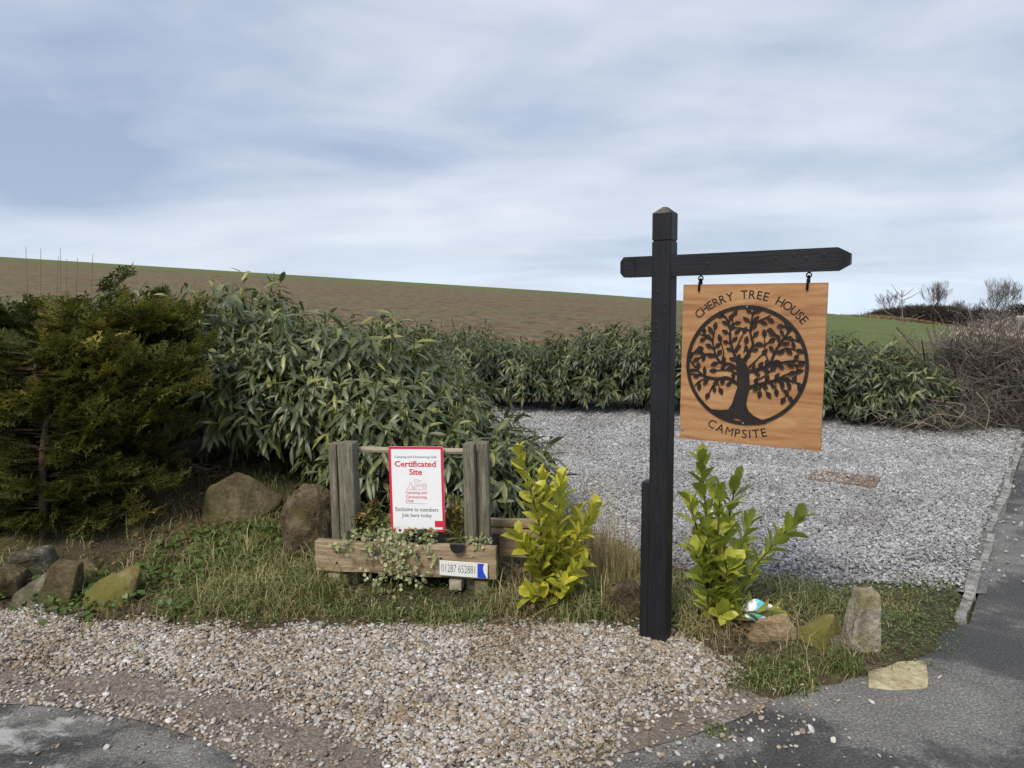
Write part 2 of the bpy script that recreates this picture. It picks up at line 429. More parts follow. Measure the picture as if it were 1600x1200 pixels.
CREST = 112.0
def field_h(x, y):
    x = np.asarray(x, float); y = np.asarray(y, float)
    yc = np.minimum(y, CREST)
    xl = np.clip(x, -150, 120)
    z = 0.023*yc - 0.079*xl - 0.00036*np.maximum(xl, 0)**2
    over = np.maximum(y-CREST+6, 0)
    z = z - 0.0022*np.minimum(over, 30)**2 - 0.13*np.maximum(over-30, 0)
    k = sstep(9.0, 24.0, y)*1.0
    return z*k - 0.06*(1-k)
def grid_obj(name, xs, ys, hf, mat, **attrf):
    X, Y = np.meshgrid(xs, ys); Z = hf(X, Y)
    V = np.stack([X.ravel(), Y.ravel(), Z.ravel()], 1); nx, ny = len(xs), len(ys)
    i = np.arange((nx-1)*(ny-1)); r, c = i//(nx-1), i % (nx-1); a = r*nx+c
    T = np.stack([a, a+1, a+nx+1, a+nx], 1)
    at = {k: f(X.ravel(), Y.ravel()) for k, f in attrf.items()}
    o = link(name, np_mesh(name, V, T, True, **at), mat); o['kind'] = 'structure'
    return o
xs = np.unique(np.concatenate([np.linspace(-1400, -160, 20), np.linspace(-160, 160, 161), np.linspace(160, 1400, 20)]))
ys = np.unique(np.concatenate([np.linspace(-300, -10, 12), np.linspace(-10, 40, 51), np.linspace(40, 170, 105), np.linspace(170, 1600, 30)]))
def green_f(x, y):
    # winter corn is up along the crest and over the whole lower field on the right
    edge = 0.205*y + 2.0
    right = sstep(-3.0, 2.0, x-edge)*sstep(12, 20, y)
    top = sstep(66, 96, y - 0.12*(x+20))
    return np.clip(np.maximum(right, top*0.8), 0, 1)
grid_obj('field', xs, ys, field_h, MAT['field_soil'], green=green_f)

def sheet(name, poly, z, mat):
    me = bpy.data.meshes.new(name)
    me.from_pydata([(x, y, z) for x, y in poly], [], [tuple(range(len(poly)))])
    bm = bmesh.new(); bm.from_mesh(me); bmesh.ops.triangulate(bm, faces=bm.faces)
    bmesh.ops.recalc_face_normals(bm, faces=bm.faces)
    if bm.faces[0].normal.z < 0: bmesh.ops.reverse_faces(bm, faces=bm.faces)
    bm.to_mesh(me); bm.free()
    o = link(name, me, mat); o['kind'] = 'structure'; return o
sheet('road', [(-12, -6), (16, -6), (16, 16), (11.85, 16), (5.30, 7.50), (2.17, 3.37), (1.8, 3.25), (-12, 3.25)], 0.0, MAT['tarmac'])
DRIVE = [(-9, 2.95), (-2.08, 2.80), (-1.75, 2.76), (-1.41, 2.65), (-1.1, 2.50), (-0.9, 2.37), (-0.72, 2.1), (-0.5, 1.95), (-0.2, 2.02), (0.06, 2.30), (0.36, 2.40),
         (0.62, 2.50), (0.86, 2.62), (1.02, 2.75), (1.1, 3.0), (1.1, 3.4), (-9, 3.95)]
sheet('drive', DRIVE, 0.004, MAT['drive_bed'])
YARD = [(0.05, 4.95), (0.45, 4.75), (0.8, 4.3), (1.16, 3.93), (1.72, 3.83), (2.1, 3.80), (2.46, 3.70), (5.30, 7.56), (5.9, 8.4), (4.9, 9.2), (1.7, 10.6), (-0.6, 11.2), (-1.6, 11.0), (-1.2, 8.0), (-0.4, 5.6)]
sheet('gravel_yard', YARD, 0.004, MAT['yard_bed'])
VERGE = [(-9, 3.95), (-4.5, 3.85), (-2.7, 3.74), (-2.2, 3.58), (-1.74, 3.46), (-1.2, 3.40), (-0.64, 3.44), (0.0, 3.40), (0.29, 3.40), (0.55, 3.33), (0.78, 3.22), (0.93, 2.98), (0.90, 2.78), (0.98, 2.70),
         (1.19, 2.78), (1.46, 2.87), (1.86, 3.07), (2.12, 3.38), (2.50, 3.92), (2.05, 3.93), (1.72, 3.88), (1.16, 4.0), (0.8, 4.36), (0.45, 4.85), (0.1, 5.1), (-0.3, 5.7), (-1.1, 8.0), (-1.5, 11.5), (-9, 12)]
def bank(x, y):
    return 0.30*sstep(3.75, 5.1, y)*sstep(-0.5, -1.7, x) + 0.012*sstep(3.4, 4.2, y)*sstep(0.3, -0.9, x)
def verge_h(X, Y):
    sh = X.shape; x = X.ravel(); y = Y.ravel()
    sd = poly_dist(x, y, VERGE)
    n1 = vnoise(x, y, 2.2)*0.025 + vnoise(x, y, 7.0, 3.0)*0.012
    k = sstep(-0.05, 0.06, sd + vnoise(x, y, 9.0, 5.0)*0.03)
    inner = sstep(0.02, 0.35, sd)
    z = -0.045 + k*(0.058 + inner*(0.012+np.maximum(n1, -0.012)) + bank(x, y))
    return z.reshape(sh)
vx = np.unique(np.concatenate([np.linspace(-9, -3.4, 30), np.linspace(-3.4, 2.6, 151)]))
vy = np.unique(np.concatenate([np.linspace(2.6, 6.0, 96), np.linspace(6.0, 12, 40)]))
grid_obj('verge', vx, vy, verge_h, MAT['soil'])
def gz(x, y): return float(verge_h(np.array([[x]]), np.array([[y]]))[0, 0])
def gzs(x, y): return verge_h(np.asarray(x)[None], np.asarray(y)[None])[0]

# kerb: rough edging stones between yard and footway
mat_rock('kerb_stone', (0.16, 0.155, 0.14), (0.30, 0.29, 0.265), (0.47, 0.46, 0.43), (0.09, 0.085, 0.06), 0.35, 9)
kerb = bpy.data.objects.new('kerb', None); COL.objects.link(kerb)
tag(kerb, 'worn pale concrete edging stones between grey gravel yard and tarmac footway', 'kerb')
k0 = np.array((2.13, 3.38)); k1 = np.array((5.26, 7.50)); kd = (k1-k0)/np.linalg.norm(k1-k0); kn = np.array((-kd[1], kd[0]))
s = 0.0; ki = 0
lens = [0.42, 0.55, 0.62, 0.38, 0.60, 0.5, 0.64, 0.45, 0.6, 0.55, 0.6, 0.5, 0.6, 0.6, 0.6, 0.6]
for L in lens:
    c = k0+kd*(s+L/2)+kn*(0.012*math.sin(ki*2.3))
    bm = bmesh.new(); bmesh.ops.create_cube(bm, size=1.0)
    bmesh.ops.subdivide_edges(bm, edges=bm.edges, cuts=3, use_grid_fill=True)
    wd = 0.044 + 0.010*math.sin(ki*1.7)
    for v in bm.verts:
        q = Vector((v.co.x*(L-0.025), v.co.y*wd, v.co.z*0.10))
        nn = mnoise.noise_vector(Vector((q.x*9+ki*7, q.y*14, q.z*14)))
        v.co = q + nn*0.010
    me = bpy.data.meshes.new('kerb_stone'); bm.to_mesh(me); bm.free()
    o = link('kerb_stone', me, MAT['kerb_stone'], kerb, (c[0], c[1], -0.030-0.006*(ki % 3 == 1)))
    o.rotation_euler = (0.03*math.sin(ki*3), 0.02*math.sin(ki), math.atan2(kd[1], kd[0])+0.03*math.sin(ki*1.3))
    s += L; ki += 1

# ------------------------------------------------------------------ loose stones: pea gravel on the drive, limestone chippings in the yard
def stonemat(name, stops, rough=0.75, dirt=None):
    m, nt, b, o = nodemat(name)
    r = N(nt, 'ShaderNodeObjectInfo').outputs['Random']
    c = ramp(nt, r, stops)
    f = tnoise(nt, 2.2, 4, 0.6, obj_co(nt))
    c = mixc(nt, 1.0, c, ramp(nt, f, [(0.3, (0.7, 0.7, 0.7)), (0.7, (1.2, 1.2, 1.2))]), 'MULTIPLY')
    if dirt:
        pz_ = tnoise(nt, 1.7, 6, 0.62, geo_co(nt), 0.5)
        c = mixc(nt, 1.0, c, ramp(nt, pz_, [(0.36, dirt), (0.56, (1.0, 1.0, 1.0))]), 'MULTIPLY')
    nt.links.new(c, b.inputs['Base Color']); b.inputs['Roughness'].default_value = rough
    b.inputs['Specular IOR Level'].default_value = 0.3
    return m
stonemat('pebble', [(0.0, (0.09, 0.085, 0.08)), (0.10, (0.17, 0.15, 0.13)), (0.22, (0.27, 0.225, 0.175)), (0.36, (0.37, 0.305, 0.225)), (0.46, (0.335, 0.245, 0.16)),
                    (0.56, (0.44, 0.395, 0.325)), (0.68, (0.38, 0.375, 0.365)), (0.80, (0.52, 0.49, 0.44)), (0.92, (0.43, 0.425, 0.415)), (1.0, (0.76, 0.74, 0.71))], 0.65, (0.74, 0.69, 0.62))
stonemat('chipping', [(0.0, (0.21, 0.21, 0.212)), (0.2, (0.29, 0.29, 0.292)), (0.5, (0.36, 0.36, 0.362)), (0.8, (0.435, 0.435, 0.435)), (1.0, (0.56, 0.558, 0.555))], 0.85, (0.74, 0.73, 0.72))
def proto_coll(name, n, sub, kind, mat):
    c = bpy.data.collections.new(name)
    for i in range(n):
        bm = bmesh.new(); bmesh.ops.create_icosphere(bm, subdivisions=sub, radius=0.5)
        rs = random.Random(i*13+sub)
        planes = [(Vector((rs.gauss(0, 1), rs.gauss(0, 1), rs.gauss(0, 1))).normalized(), rs.uniform(0.24, 0.38)) for _ in range(5)]
        for v in bm.verts:
            if kind == 'round':
                v.co *= 1+0.28*mnoise.noise(v.co*2.2+Vector((i*5, 0, 0)))
            else:
                for nn, dd in planes:
                    q = v.co.dot(nn)
                    if q > dd: v.co -= nn*(q-dd)
            v.co.z *= 0.62
        me = bpy.data.meshes.new(name); bm.to_mesh(me); bm.free()
        if kind == 'round': me.polygons.foreach_set('use_smooth', [True]*len(me.polygons))
        me.materials.append(mat)
        c.objects.link(bpy.data.objects.new(name, me))
    return c
def scatter(name, pts, rot, scl, idx, coll, label, cat):
    me = bpy.data.meshes.new(name); n = len(pts)
    me.vertices.add(n); me.vertices.foreach_set('co', np.asarray(pts, np.float32).ravel())
    for an, v in (('rot', rot), ('scl', scl)):
        a = me.attributes.new(an, 'FLOAT_VECTOR', 'POINT'); a.data.foreach_set('vector', np.asarray(v, np.float32).ravel())
    a = me.attributes.new('idx', 'INT', 'POINT'); a.data.foreach_set('value', np.asarray(idx, np.int32))
    me.update()
    o = link(name, me)
    ng = bpy.data.node_groups.new(name, 'GeometryNodeTree')
    ng.interface.new_socket('Geometry', in_out='INPUT', socket_type='NodeSocketGeometry')
    ng.interface.new_socket('Geometry', in_out='OUTPUT', socket_type='NodeSocketGeometry')
    gi = ng.nodes.new('NodeGroupInput'); go = ng.nodes.new('NodeGroupOutput')
    ip = ng.nodes.new('GeometryNodeInstanceOnPoints'); ci = ng.nodes.new('GeometryNodeCollectionInfo')
    ci.inputs['Collection'].default_value = coll; ci.inputs['Separate Children'].default_value = True; ci.inputs['Reset Children'].default_value = True
    ip.inputs['Pick Instance'].default_value = True
    def na(nm, dt):
        q = ng.nodes.new('GeometryNodeInputNamedAttribute'); q.data_type = dt; q.inputs['Name'].default_value = nm; return q.outputs['Attribute']
    L = ng.links.new
    L(gi.outputs[0], ip.inputs['Points']); L(ci.outputs[0], ip.inputs['Instance'])
    L(na('idx', 'INT'), ip.inputs['Instance Index']); L(na('rot', 'FLOAT_VECTOR'), ip.inputs['Rotation']); L(na('scl', 'FLOAT_VECTOR'), ip.inputs['Scale'])
    L(ip.outputs[0], go.inputs[0])
    md = o.modifiers.new('scatter', 'NODES'); md.node_group = ng
    return tag(o, label, cat, kind='stuff')
PEB = proto_coll('pebble', 10, 2, 'round', MAT['pebble'])
CHIP = proto_coll('chipping', 10, 1, 'angular', MAT['chipping'])
# pea gravel: dense heap between lane and verge, thinning on the wheel track and over the tarmac
DENSE = [(-5, 4.05), (-3.0, 3.92), (-1.74, 3.62), (-0.64, 3.52), (0.3, 3.50), (0.8, 3.35), (0.96, 3.10), (0.96, 2.92), (0.70, 2.78), (0.42, 2.60), (0.2, 2.40), (0.0, 2.25), (-0.35, 2.0),
         (-0.42, 2.40), (-0.60, 2.57), (-0.95, 2.77), (-1.3, 2.92), (-1.75, 3.04), (-2.15, 3.11), (-3.0, 3.20), (-5, 3.3)]
n = 250000
x = rng.uniform(-4.2, 1.9, n); y = rng.uniform(2.0, 3.9, n)
sd = poly_dist(x, y, DENSE); nn = vnoise(x, y, 3.5, 1.0); n2 = vnoise(x, y, 1.4, 9.0)
dens = np.clip(0.5 + (sd + nn*0.10)/0.16, 0, 1)
dens *= np.clip(1.0 - 0.75*sstep(0.1, 0.45, n2)*sstep(-0.2, 0.6, x), 0, 1)
sdD = poly_dist(x, y, DRIVE); vsd = poly_dist(x, y, VERGE)
edge = np.exp(-((sdD-0.05)/0.06)**2)*(x < -0.3)
base = np.where(sdD > -0.02, 0.03+0.14*np.clip(nn+0.05, 0, 1), 0.012*np.exp(np.minimum(sdD, 0)/0.25))
base = np.where((x > 0.2) & (sdD < 0.02), 0.07*np.exp(sdD/0.14), base)
dens = np.maximum(dens, np.maximum(base, 0.22*edge))
dens *= np.clip(1 - sstep(-0.10, 0.11, vsd+nn*0.12), 0.02, 1)
keep = rng.random(n) < dens
x, y, dk = x[keep], y[keep], dens[keep]
n = len(x)
gz0 = np.maximum(np.where(poly_dist(x, y, DRIVE) > 0, 0.004, 0.0), gzs(x, y))
sz = np.clip(rng.lognormal(math.log(0.0118), 0.32, n), 0.006, 0.03)
scl = np.stack([sz*rng.uniform(0.9, 1.45, n), sz*rng.uniform(0.75, 1.1, n), sz*rng.uniform(0.7, 1.1, n)], 1)
rot = np.stack([rng.normal(0, 0.35, n), rng.normal(0, 0.35, n), rng.uniform(0, 6.28, n)], 1)
heap = 0.012*rng.random(n)*(dk > 0.6)
pts = np.stack([x, y, gz0+sz*0.24+heap], 1)
scatter('pea_gravel', pts, rot, scl, rng.integers(0, 10, n), PEB, 'rounded white, grey and tan pea gravel strewn over the drive in front of the planter', 'gravel')
# limestone chippings
n = 560000
x = rng.uniform(-1.4, 5.9, n); y = rng.uniform(3.7, 10.8, n)
dens = np.where(y < 6.2, 1.0, np.clip(1.0-0.16*(y-6.2), 0.4, 1))
sd = poly_dist(x, y, YARD); nn = vnoise(x, y, 4.0, 2.0)
thin = sstep(-0.04, 0.14, sd+nn*0.07)
kside = (x-k0[0])*kn[0]+(y-k0[1])*kn[1]
spill = np.where(x > 1.55, 0.09, 0.04)*np.exp(np.minimum(sd, 0)/0.25)*np.where(kside < 0.03, 0.12, 1)
thin = thin*np.where(kside < 0.045, 0.04, 1)
bare = 1-0.85*np.exp(-(((x-2.40)/0.22)**2+((y-4.16)/0.16)**2))
bare2 = 1-0.6*np.exp(-(((x-1.80)/0.40)**2+((y-4.02)/0.13)**2))
cov = 1-0.6*((np.abs((x-2.86)*0.848-(y-5.93)*0.53) < 0.13) & (np.abs((x-2.86)*0.53+(y-5.93)*0.848) < 0.17))
keep = rng.random(n) < np.maximum(dens*thin*bare*bare2*cov, spill)
x, y, sd = x[keep], y[keep], sd[keep]; n = len(x)
gz0 = np.where(sd > 0, 0.004, np.maximum(gzs(x, y), 0.0))
gz0 = np.maximum(gz0, gzs(x, y)) 
sz = np.clip(rng.lognormal(math.log(0.0165), 0.32, n), 0.009, 0.04)*np.where(y > 6.2, 1.15, 1.0)
scl = np.stack([sz*rng.uniform(0.9, 1.4, n), sz*rng.uniform(0.7, 1.1, n), sz*rng.uniform(0.7, 1.15, n)], 1)
rot = np.stack([rng.normal(0, 0.5, n), rng.normal(0, 0.5, n), rng.uniform(0, 6.28, n)], 1)
pts = np.stack([x, y, gz0+sz*0.2+0.018*rng.random(n)], 1)
scatter('limestone_chippings', pts, rot, scl, rng.integers(0, 10, n), CHIP, 'pale grey angular limestone chippings covering the parking yard behind the signpost', 'gravel')

# ------------------------------------------------------------------ black signpost with cross beam
def blackpaint(name, axis):
    m, nt, b, o = nodemat(name)
    co = obj_co(nt)
    st = {'x': (1.2, 18, 18), 'z': (18, 18, 1.2)}[axis]
    f = tnoise(nt, 5, 6, 0.65, mapping(nt, co, st), 0.4); g = tnoise(nt, 3.0, 5, 0.6, co)
    c = ramp(nt, f, [(0.3, (0.0055, 0.006, 0.0075)), (0.55, (0.010, 0.011, 0.0135)), (0.75, (0.018, 0.0195, 0.023))])
    c = mixc(nt, ramp(nt, g, [(0.5, (0, 0, 0)), (0.75, (0.5, 0.5, 0.5))]), c, (0.022, 0.023, 0.026))
    nt.links.new(c, b.inputs['Base Color'])
    nt.links.new(ramp(nt, g, [(0.3, (0.42, 0.42, 0.42)), (0.7, (0.68, 0.68, 0.68))]), b.inputs['Roughness'])
    b.inputs['Specular IOR Level'].default_value = 0.35
    bump(nt, b, f, 0.55, 0.003)
blackpaint('black_paint_post', 'z'); blackpaint('black_paint_beam', 'x')
mat_plain('black_iron', (0.012, 0.012, 0.013), 0.5, 0.6, 0.3, 60, 0.1)
mat_plain('worn_end_grain', (0.085, 0.08, 0.072), 0.85, 0, 0.5, 60, 0.4)
SB = np.array(P(1036, 1003)); SB = np.array((0.660, 3.25, 0.0))
DIR = np.array((0.857, -0.515)); ANG = math.atan2(DIR[1], DIR[0])
sp = empty('signpost', (SB[0], SB[1], 0.0), 'tall black painted timber signpost with pointed top and cross beam', 'signpost', rz=ANG)
sp.rotation_euler = (0, R(0.4), ANG)
PW, PH = 0.086, 1.962
def post_mesh():
    bm = bmesh.new()
    h = PW/2; zs = [-0.3, 0.4, 1.0, 1.60, PH-0.150, PH-0.147, PH-0.143, PH-0.140, PH-0.028]
    hw = [h, h, h, h, h, h-0.004, h-0.004, h, h]
    rings = []
    for z, w in zip(zs, hw):
        ch = 0.004
        ring = []
        for sx, sy in ((-1, -1), (1, -1), (1, 1), (-1, 1)):
            c1, c2 = (sx*w, sy*(w-ch)), (sx*(w-ch), sy*w)
            if sx*sy > 0: c1, c2 = c1, c2
            else: c1, c2 = c2, c1
            ring += [bm.verts.new((c1[0], c1[1], z)), bm.verts.new((c2[0], c2[1], z))]
        rings.append(ring)
    for a, b in zip(rings[:-1], rings[1:]):
        for i in range(8): bm.faces.new((a[i], a[(i+1) % 8], b[(i+1) % 8], b[i]))
    top = [bm.verts.new((sx*0.008, sy*0.008, PH)) for sx, sy in ((-1, -1), (1, -1), (1, 1), (-1, 1))]
    bm.faces.new(top)
    r = rings[-1]
    caps = []
    for i in range(4):
        j = (i+1) % 4
        caps.append(bm.faces.new((r[2*i+1], r[(2*i+2) % 8], top[j], top[i])))
        bm.faces.new((r[2*i], r[2*i+1], top[i]))
    bmesh.ops.recalc_face_normals(bm, faces=bm.faces)
    caps[0].material_index = 1
    me = bpy.data.meshes.new('post'); bm.to_mesh(me); bm.free()
    me.materials.append(MAT['black_paint_post']); me.materials.append(MAT['worn_end_grain']); return me
post_o = link('post', post_mesh(), None, sp)
def beam_mesh(x0, x1, hh, dd, groove=None):
    bm = bmesh.new(); h, d = hh/2, dd/2
    st = [(x0, 0.55, 0.6), (x0+0.022, 1, 1)]
    if groove is not None: st += [(groove-0.002, 1, 1), (groove, 0.93, 0.93), (groove+0.002, 1, 1)]
    st += [(x1-0.045, 1, 1), (x1, 0.45, 0.6)]
    rings = []
    for x, a, b2 in st:
        rings.append([bm.verts.new((x, sy*d*b2, sz*h*a)) for sy, sz in ((-1, -1), (-1, 1), (1, 1), (1, -1))])
    for a, b2 in zip(rings[:-1], rings[1:]):
        for i in range(4): bm.faces.new((a[i], b2[i], b2[(i+1) % 4], a[(i+1) % 4]))
    bm.faces.new(rings[0]); bm.faces.new(rings[-1][::-1])
    bmesh.ops.recalc_face_normals(bm, faces=bm.faces)
    me = bpy.data.meshes.new('cross_beam'); bm.to_mesh(me); bm.free(); return me
BZ = 1.711
beam = link('cross_beam', beam_mesh(-0.195, 0.742, 0.089, 0.070, -0.120), MAT['black_paint_beam'], sp, (0, -0.0045, BZ))
beam.rotation_euler = (0, R(-0.6), 0)
stake = MB(); stake.box((0, 0, 0.24), (0.040, 0.06, 1.02), bev=0.004)
so = stake.build('stake', MAT['black_paint_post'], sp); so.location = (-PW/2-0.022, -0.006, 0.0); so.rotation_euler = (0, R(0.3), 0)
def knot(x, z, par, y, r=0.011):
    k = MB(); k.tube([(x, y, z), (x, y-0.0022, z)], [r, r*0.62], 10); return k.build('knot', MAT['black_paint_post'], par)
for z in (1.60, 1.545, 1.515, 1.47, 1.44, 1.39):
    knot(0.018*(1 if int(z*1000) % 2 else -1), z, post_o, -PW/2+0.0005, 0.009)
for xx, zz in ((0.47, 0.012), (0.54, 0.02), (0.585, 0.006), (0.65, 0.018), (0.53, -0.026), (0.20, 0.0)):
    knot(xx, zz, beam, -0.0345, 0.010)
for z in (0.21, 0.55, 0.73, 0.9, 1.05):
    b_ = MB(); b_.tube([(-0.004, -PW/2+0.001, z), (-0.004, -PW/2-0.002, z)], [0.005, 0.004], 8); b_.build('screw_head', MAT['black_iron'], post_o)

# ------------------------------------------------------------------ hanging board
def oakboard():
    m, nt, b, o = nodemat('varnished_board')
    co = obj_co(nt)
    v = mapping(nt, co, (1.0, 6, 9.0), (0, R(3), 0))
    f1 = tnoise(nt, 2.2, 7, 0.6, v, 1.3)
    wv = N(nt, 'ShaderNodeTexWave', wave_type='BANDS', bands_direction='Z'); wv.inputs['Scale'].default_value = 1.1; wv.inputs['Distortion'].default_value = 7.0
    wv.inputs['Detail'].default_value = 4; wv.inputs['Detail Scale'].default_value = 1.2; nt.links.new(mapping(nt, co, (1.4, 5, 6.5)), wv.inputs['Vector'])
    fine = tnoise(nt, 8, 5, 0.7, mapping(nt, co, (6, 60, 110)))
    f = mathn(nt, 'ADD', mathn(nt, 'MULTIPLY', f1, 0.62), mathn(nt, 'ADD', mathn(nt, 'MULTIPLY', wv.outputs['Fac'], 0.05), mathn(nt, 'MULTIPLY', fine, 0.33)))
    c = ramp(nt, f, [(0.36, (0.245, 0.112, 0.042)), (0.45, (0.345, 0.172, 0.072)), (0.55, (0.42, 0.228, 0.10)), (0.66, (0.50, 0.30, 0.15))])
    dk = tnoise(nt, 1.6, 4, 0.5, mapping(nt, co, (0.9, 4, 7), (0, 0, 0), (2, 0, 1.4)), 0.4)
    c = mixc(nt, ramp(nt, dk, [(0.60, (0, 0, 0)), (0.70, (0.6, 0.6, 0.6))]), c, (0.25, 0.10, 0.032))
    nt.links.new(c, b.inputs['Base Color']); b.inputs['Roughness'].default_value = 0.48
    b.inputs['Specular IOR Level'].default_value = 0.4
    bump(nt, b, fine, 0.12, 0.001)
oakboard()
mat_plain('plaque_steel', (0.016, 0.012, 0.0105), 0.55, 0.3, 0.35, 20, 0.15)
mat_plain('burnt_letter', (0.010, 0.008, 0.007), 0.8, 0, 0.2, 50, 0)
mat_plain('zinc', (0.45, 0.45, 0.44), 0.4, 0.8, 0.1, 50, 0)
BW, BH, BT = 0.575, 0.665, 0.018
BX = 0.100                                       # board's left edge along the beam
BTOP = 1.627                                     # top edge
hs = empty('hanging_sign', (SB[0]+DIR[0]*(BX+BW/2), SB[1]+DIR[1]*(BX+BW/2), BTOP), 'square varnished wooden sign with black round tree emblem hanging under the beam', 'sign', rz=ANG)
hs.rotation_euler = (R(-1.7), R(0.4), ANG)
bb = MB(); bb.box((0, 0, -BH/2), (BW, BT, BH), bev=0.0015); board = bb.build('board', MAT['varnished_board'], hs)
# emblem, laid out on a disc of radius 1 (u right, v up)
CU, CV, CR = -0.016, -0.335, 0.248
def uv(x, y): return np.array(((x-492)/417.0, (588-y)/417.0))
ring = MB(); nseg = 96
Vr = []
for yq in (0.0, 1.0):
    for rr in (1.0, 0.945):
        for i in range(nseg):
            a = 2*math.pi*i/nseg; Vr.append((rr*math.cos(a), yq, rr*math.sin(a)))
Fr = []
for i in range(nseg):
    j = (i+1) % nseg
    Fr += [(i, j, nseg+j, nseg+i), (2*nseg+i, 3*nseg+i, 3*nseg+j, 2*nseg+j), (i, 2*nseg+i, 2*nseg+j, j), (nseg+i, nseg+j, 3*nseg+j, 3*nseg+i)]
FY, TY = -BT/2-0.0062, -BT/2-0.0022              # front and back of the steel sheet
def place(me_v): return [(CU+p[0]*CR, FY+(TY-FY)*p[1], CV+p[2]*CR) for p in me_v]
ring.add(place(Vr), Fr)
emblem = ring.build('emblem', MAT['plaque_steel'], hs); fixn(emblem.data)
tree = MB()
def flat(poly, dy=0.0):
    n = len(poly); V = [(CU+p[0]*CR, FY+dy, CV+p[1]*CR) for p in poly]+[(CU+p[0]*CR, TY, CV+p[1]*CR) for p in poly]
    tree.add(V, [tuple(range(n)), tuple(range(2*n-1, n-1, -1))]+[(i, i+n, (i+1) % n+n, (i+1) % n) for i in range(n)])
def smooth_line(pts, k=6):
    p = np.array(pts, float); out = []
    for i in range(len(p)-1):
        p0 = p[max(i-1, 0)]; p1 = p[i]; p2 = p[i+1]; p3 = p[min(i+2, len(p)-1)]
        for t in np.linspace(0, 1, k, endpoint=False):
            out.append(0.5*((2*p1)+(-p0+p2)*t+(2*p0-5*p1+4*p2-p3)*t*t+(-p0+3*p1-3*p2+p3)*t**3))
    out.append(p[-1]); return np.array(out)
dyc = [0.0]
def branch(pix, w0, w1):
    L = smooth_line([uv(*q) for q in pix]); tg = unit(np.gradient(L, axis=0)); nm = np.stack([-tg[:, 1], tg[:, 0]], 1)
    w = np.linspace(w0, w1, len(L))[:, None]*0.8
    a = L+nm*w; b2 = L-nm*w
    dyc[0] -= 0.00003
    n = len(L)
    V = [(CU+p[0]*CR, FY+dyc[0], CV+p[1]*CR) for p in a]+[(CU+p[0]*CR, FY+dyc[0], CV+p[1]*CR) for p in b2]
    V += [(CU+p[0]*CR, TY, CV+p[1]*CR) for p in a]+[(CU+p[0]*CR, TY, CV+p[1]*CR) for p in b2]
    F = []
    for i in range(n-1):
        F += [(i, i+1, n+i+1, n+i), (2*n+i, 3*n+i, 3*n+i+1, 2*n+i+1), (i, 2*n+i, 2*n+i+1, i+1), (n+i, n+i+1, 3*n+i+1, 3*n+i)]
    F += [(0, n, 3*n, 2*n), (n-1, 3*n-1, 4*n-1, 2*n-1)]
    tree.add(V, F); return L, tg
LEAVES = []
def emb_leaf(p, ang, L=0.14, W=0.042):
    c, s_ = math.cos(ang), math.sin(ang)
    prof = [(0, 0), (0.2, 0.6), (0.42, 1.0), (0.66, 0.82), (0.85, 0.4), (1, 0), (0.85, -0.4), (0.66, -0.82), (0.42, -1.0), (0.2, -0.6)]
    tipc = p+np.array((c, s_))*L
    if np.hypot(*tipc) > 0.985 or np.hypot(*p) > 0.98: return
    mid = p+np.array((c, s_))*L*0.5
    for q in LEAVES:
        if np.hypot(*(q-mid)) < 0.104: return
    LEAVES.append(mid); dyc[0] -= 0.00002
    flat([(p[0]+c*a*L-s_*b2*W, p[1]+s_*a*L+c*b2*W) for a, b2 in prof], dyc[0])
trunk = [(250, 912), (330, 912), (385, 905), (412, 860), (428, 800), (445, 745), (440, 690), (436, 620), (440, 560), (455, 540), (475, 538), (490, 560), (505, 590), (522, 630), (525, 690), (530, 745), (515, 800), (508, 860),
         (525, 905), (560, 935), (610, 958), (660, 965), (640, 985), (590, 996), (540, 985), (500, 992), (470, 965), (440, 960), (400, 978), (380, 972), (330, 950), (290, 935)]
flat([uv(*q) for q in trunk], -0.0001)
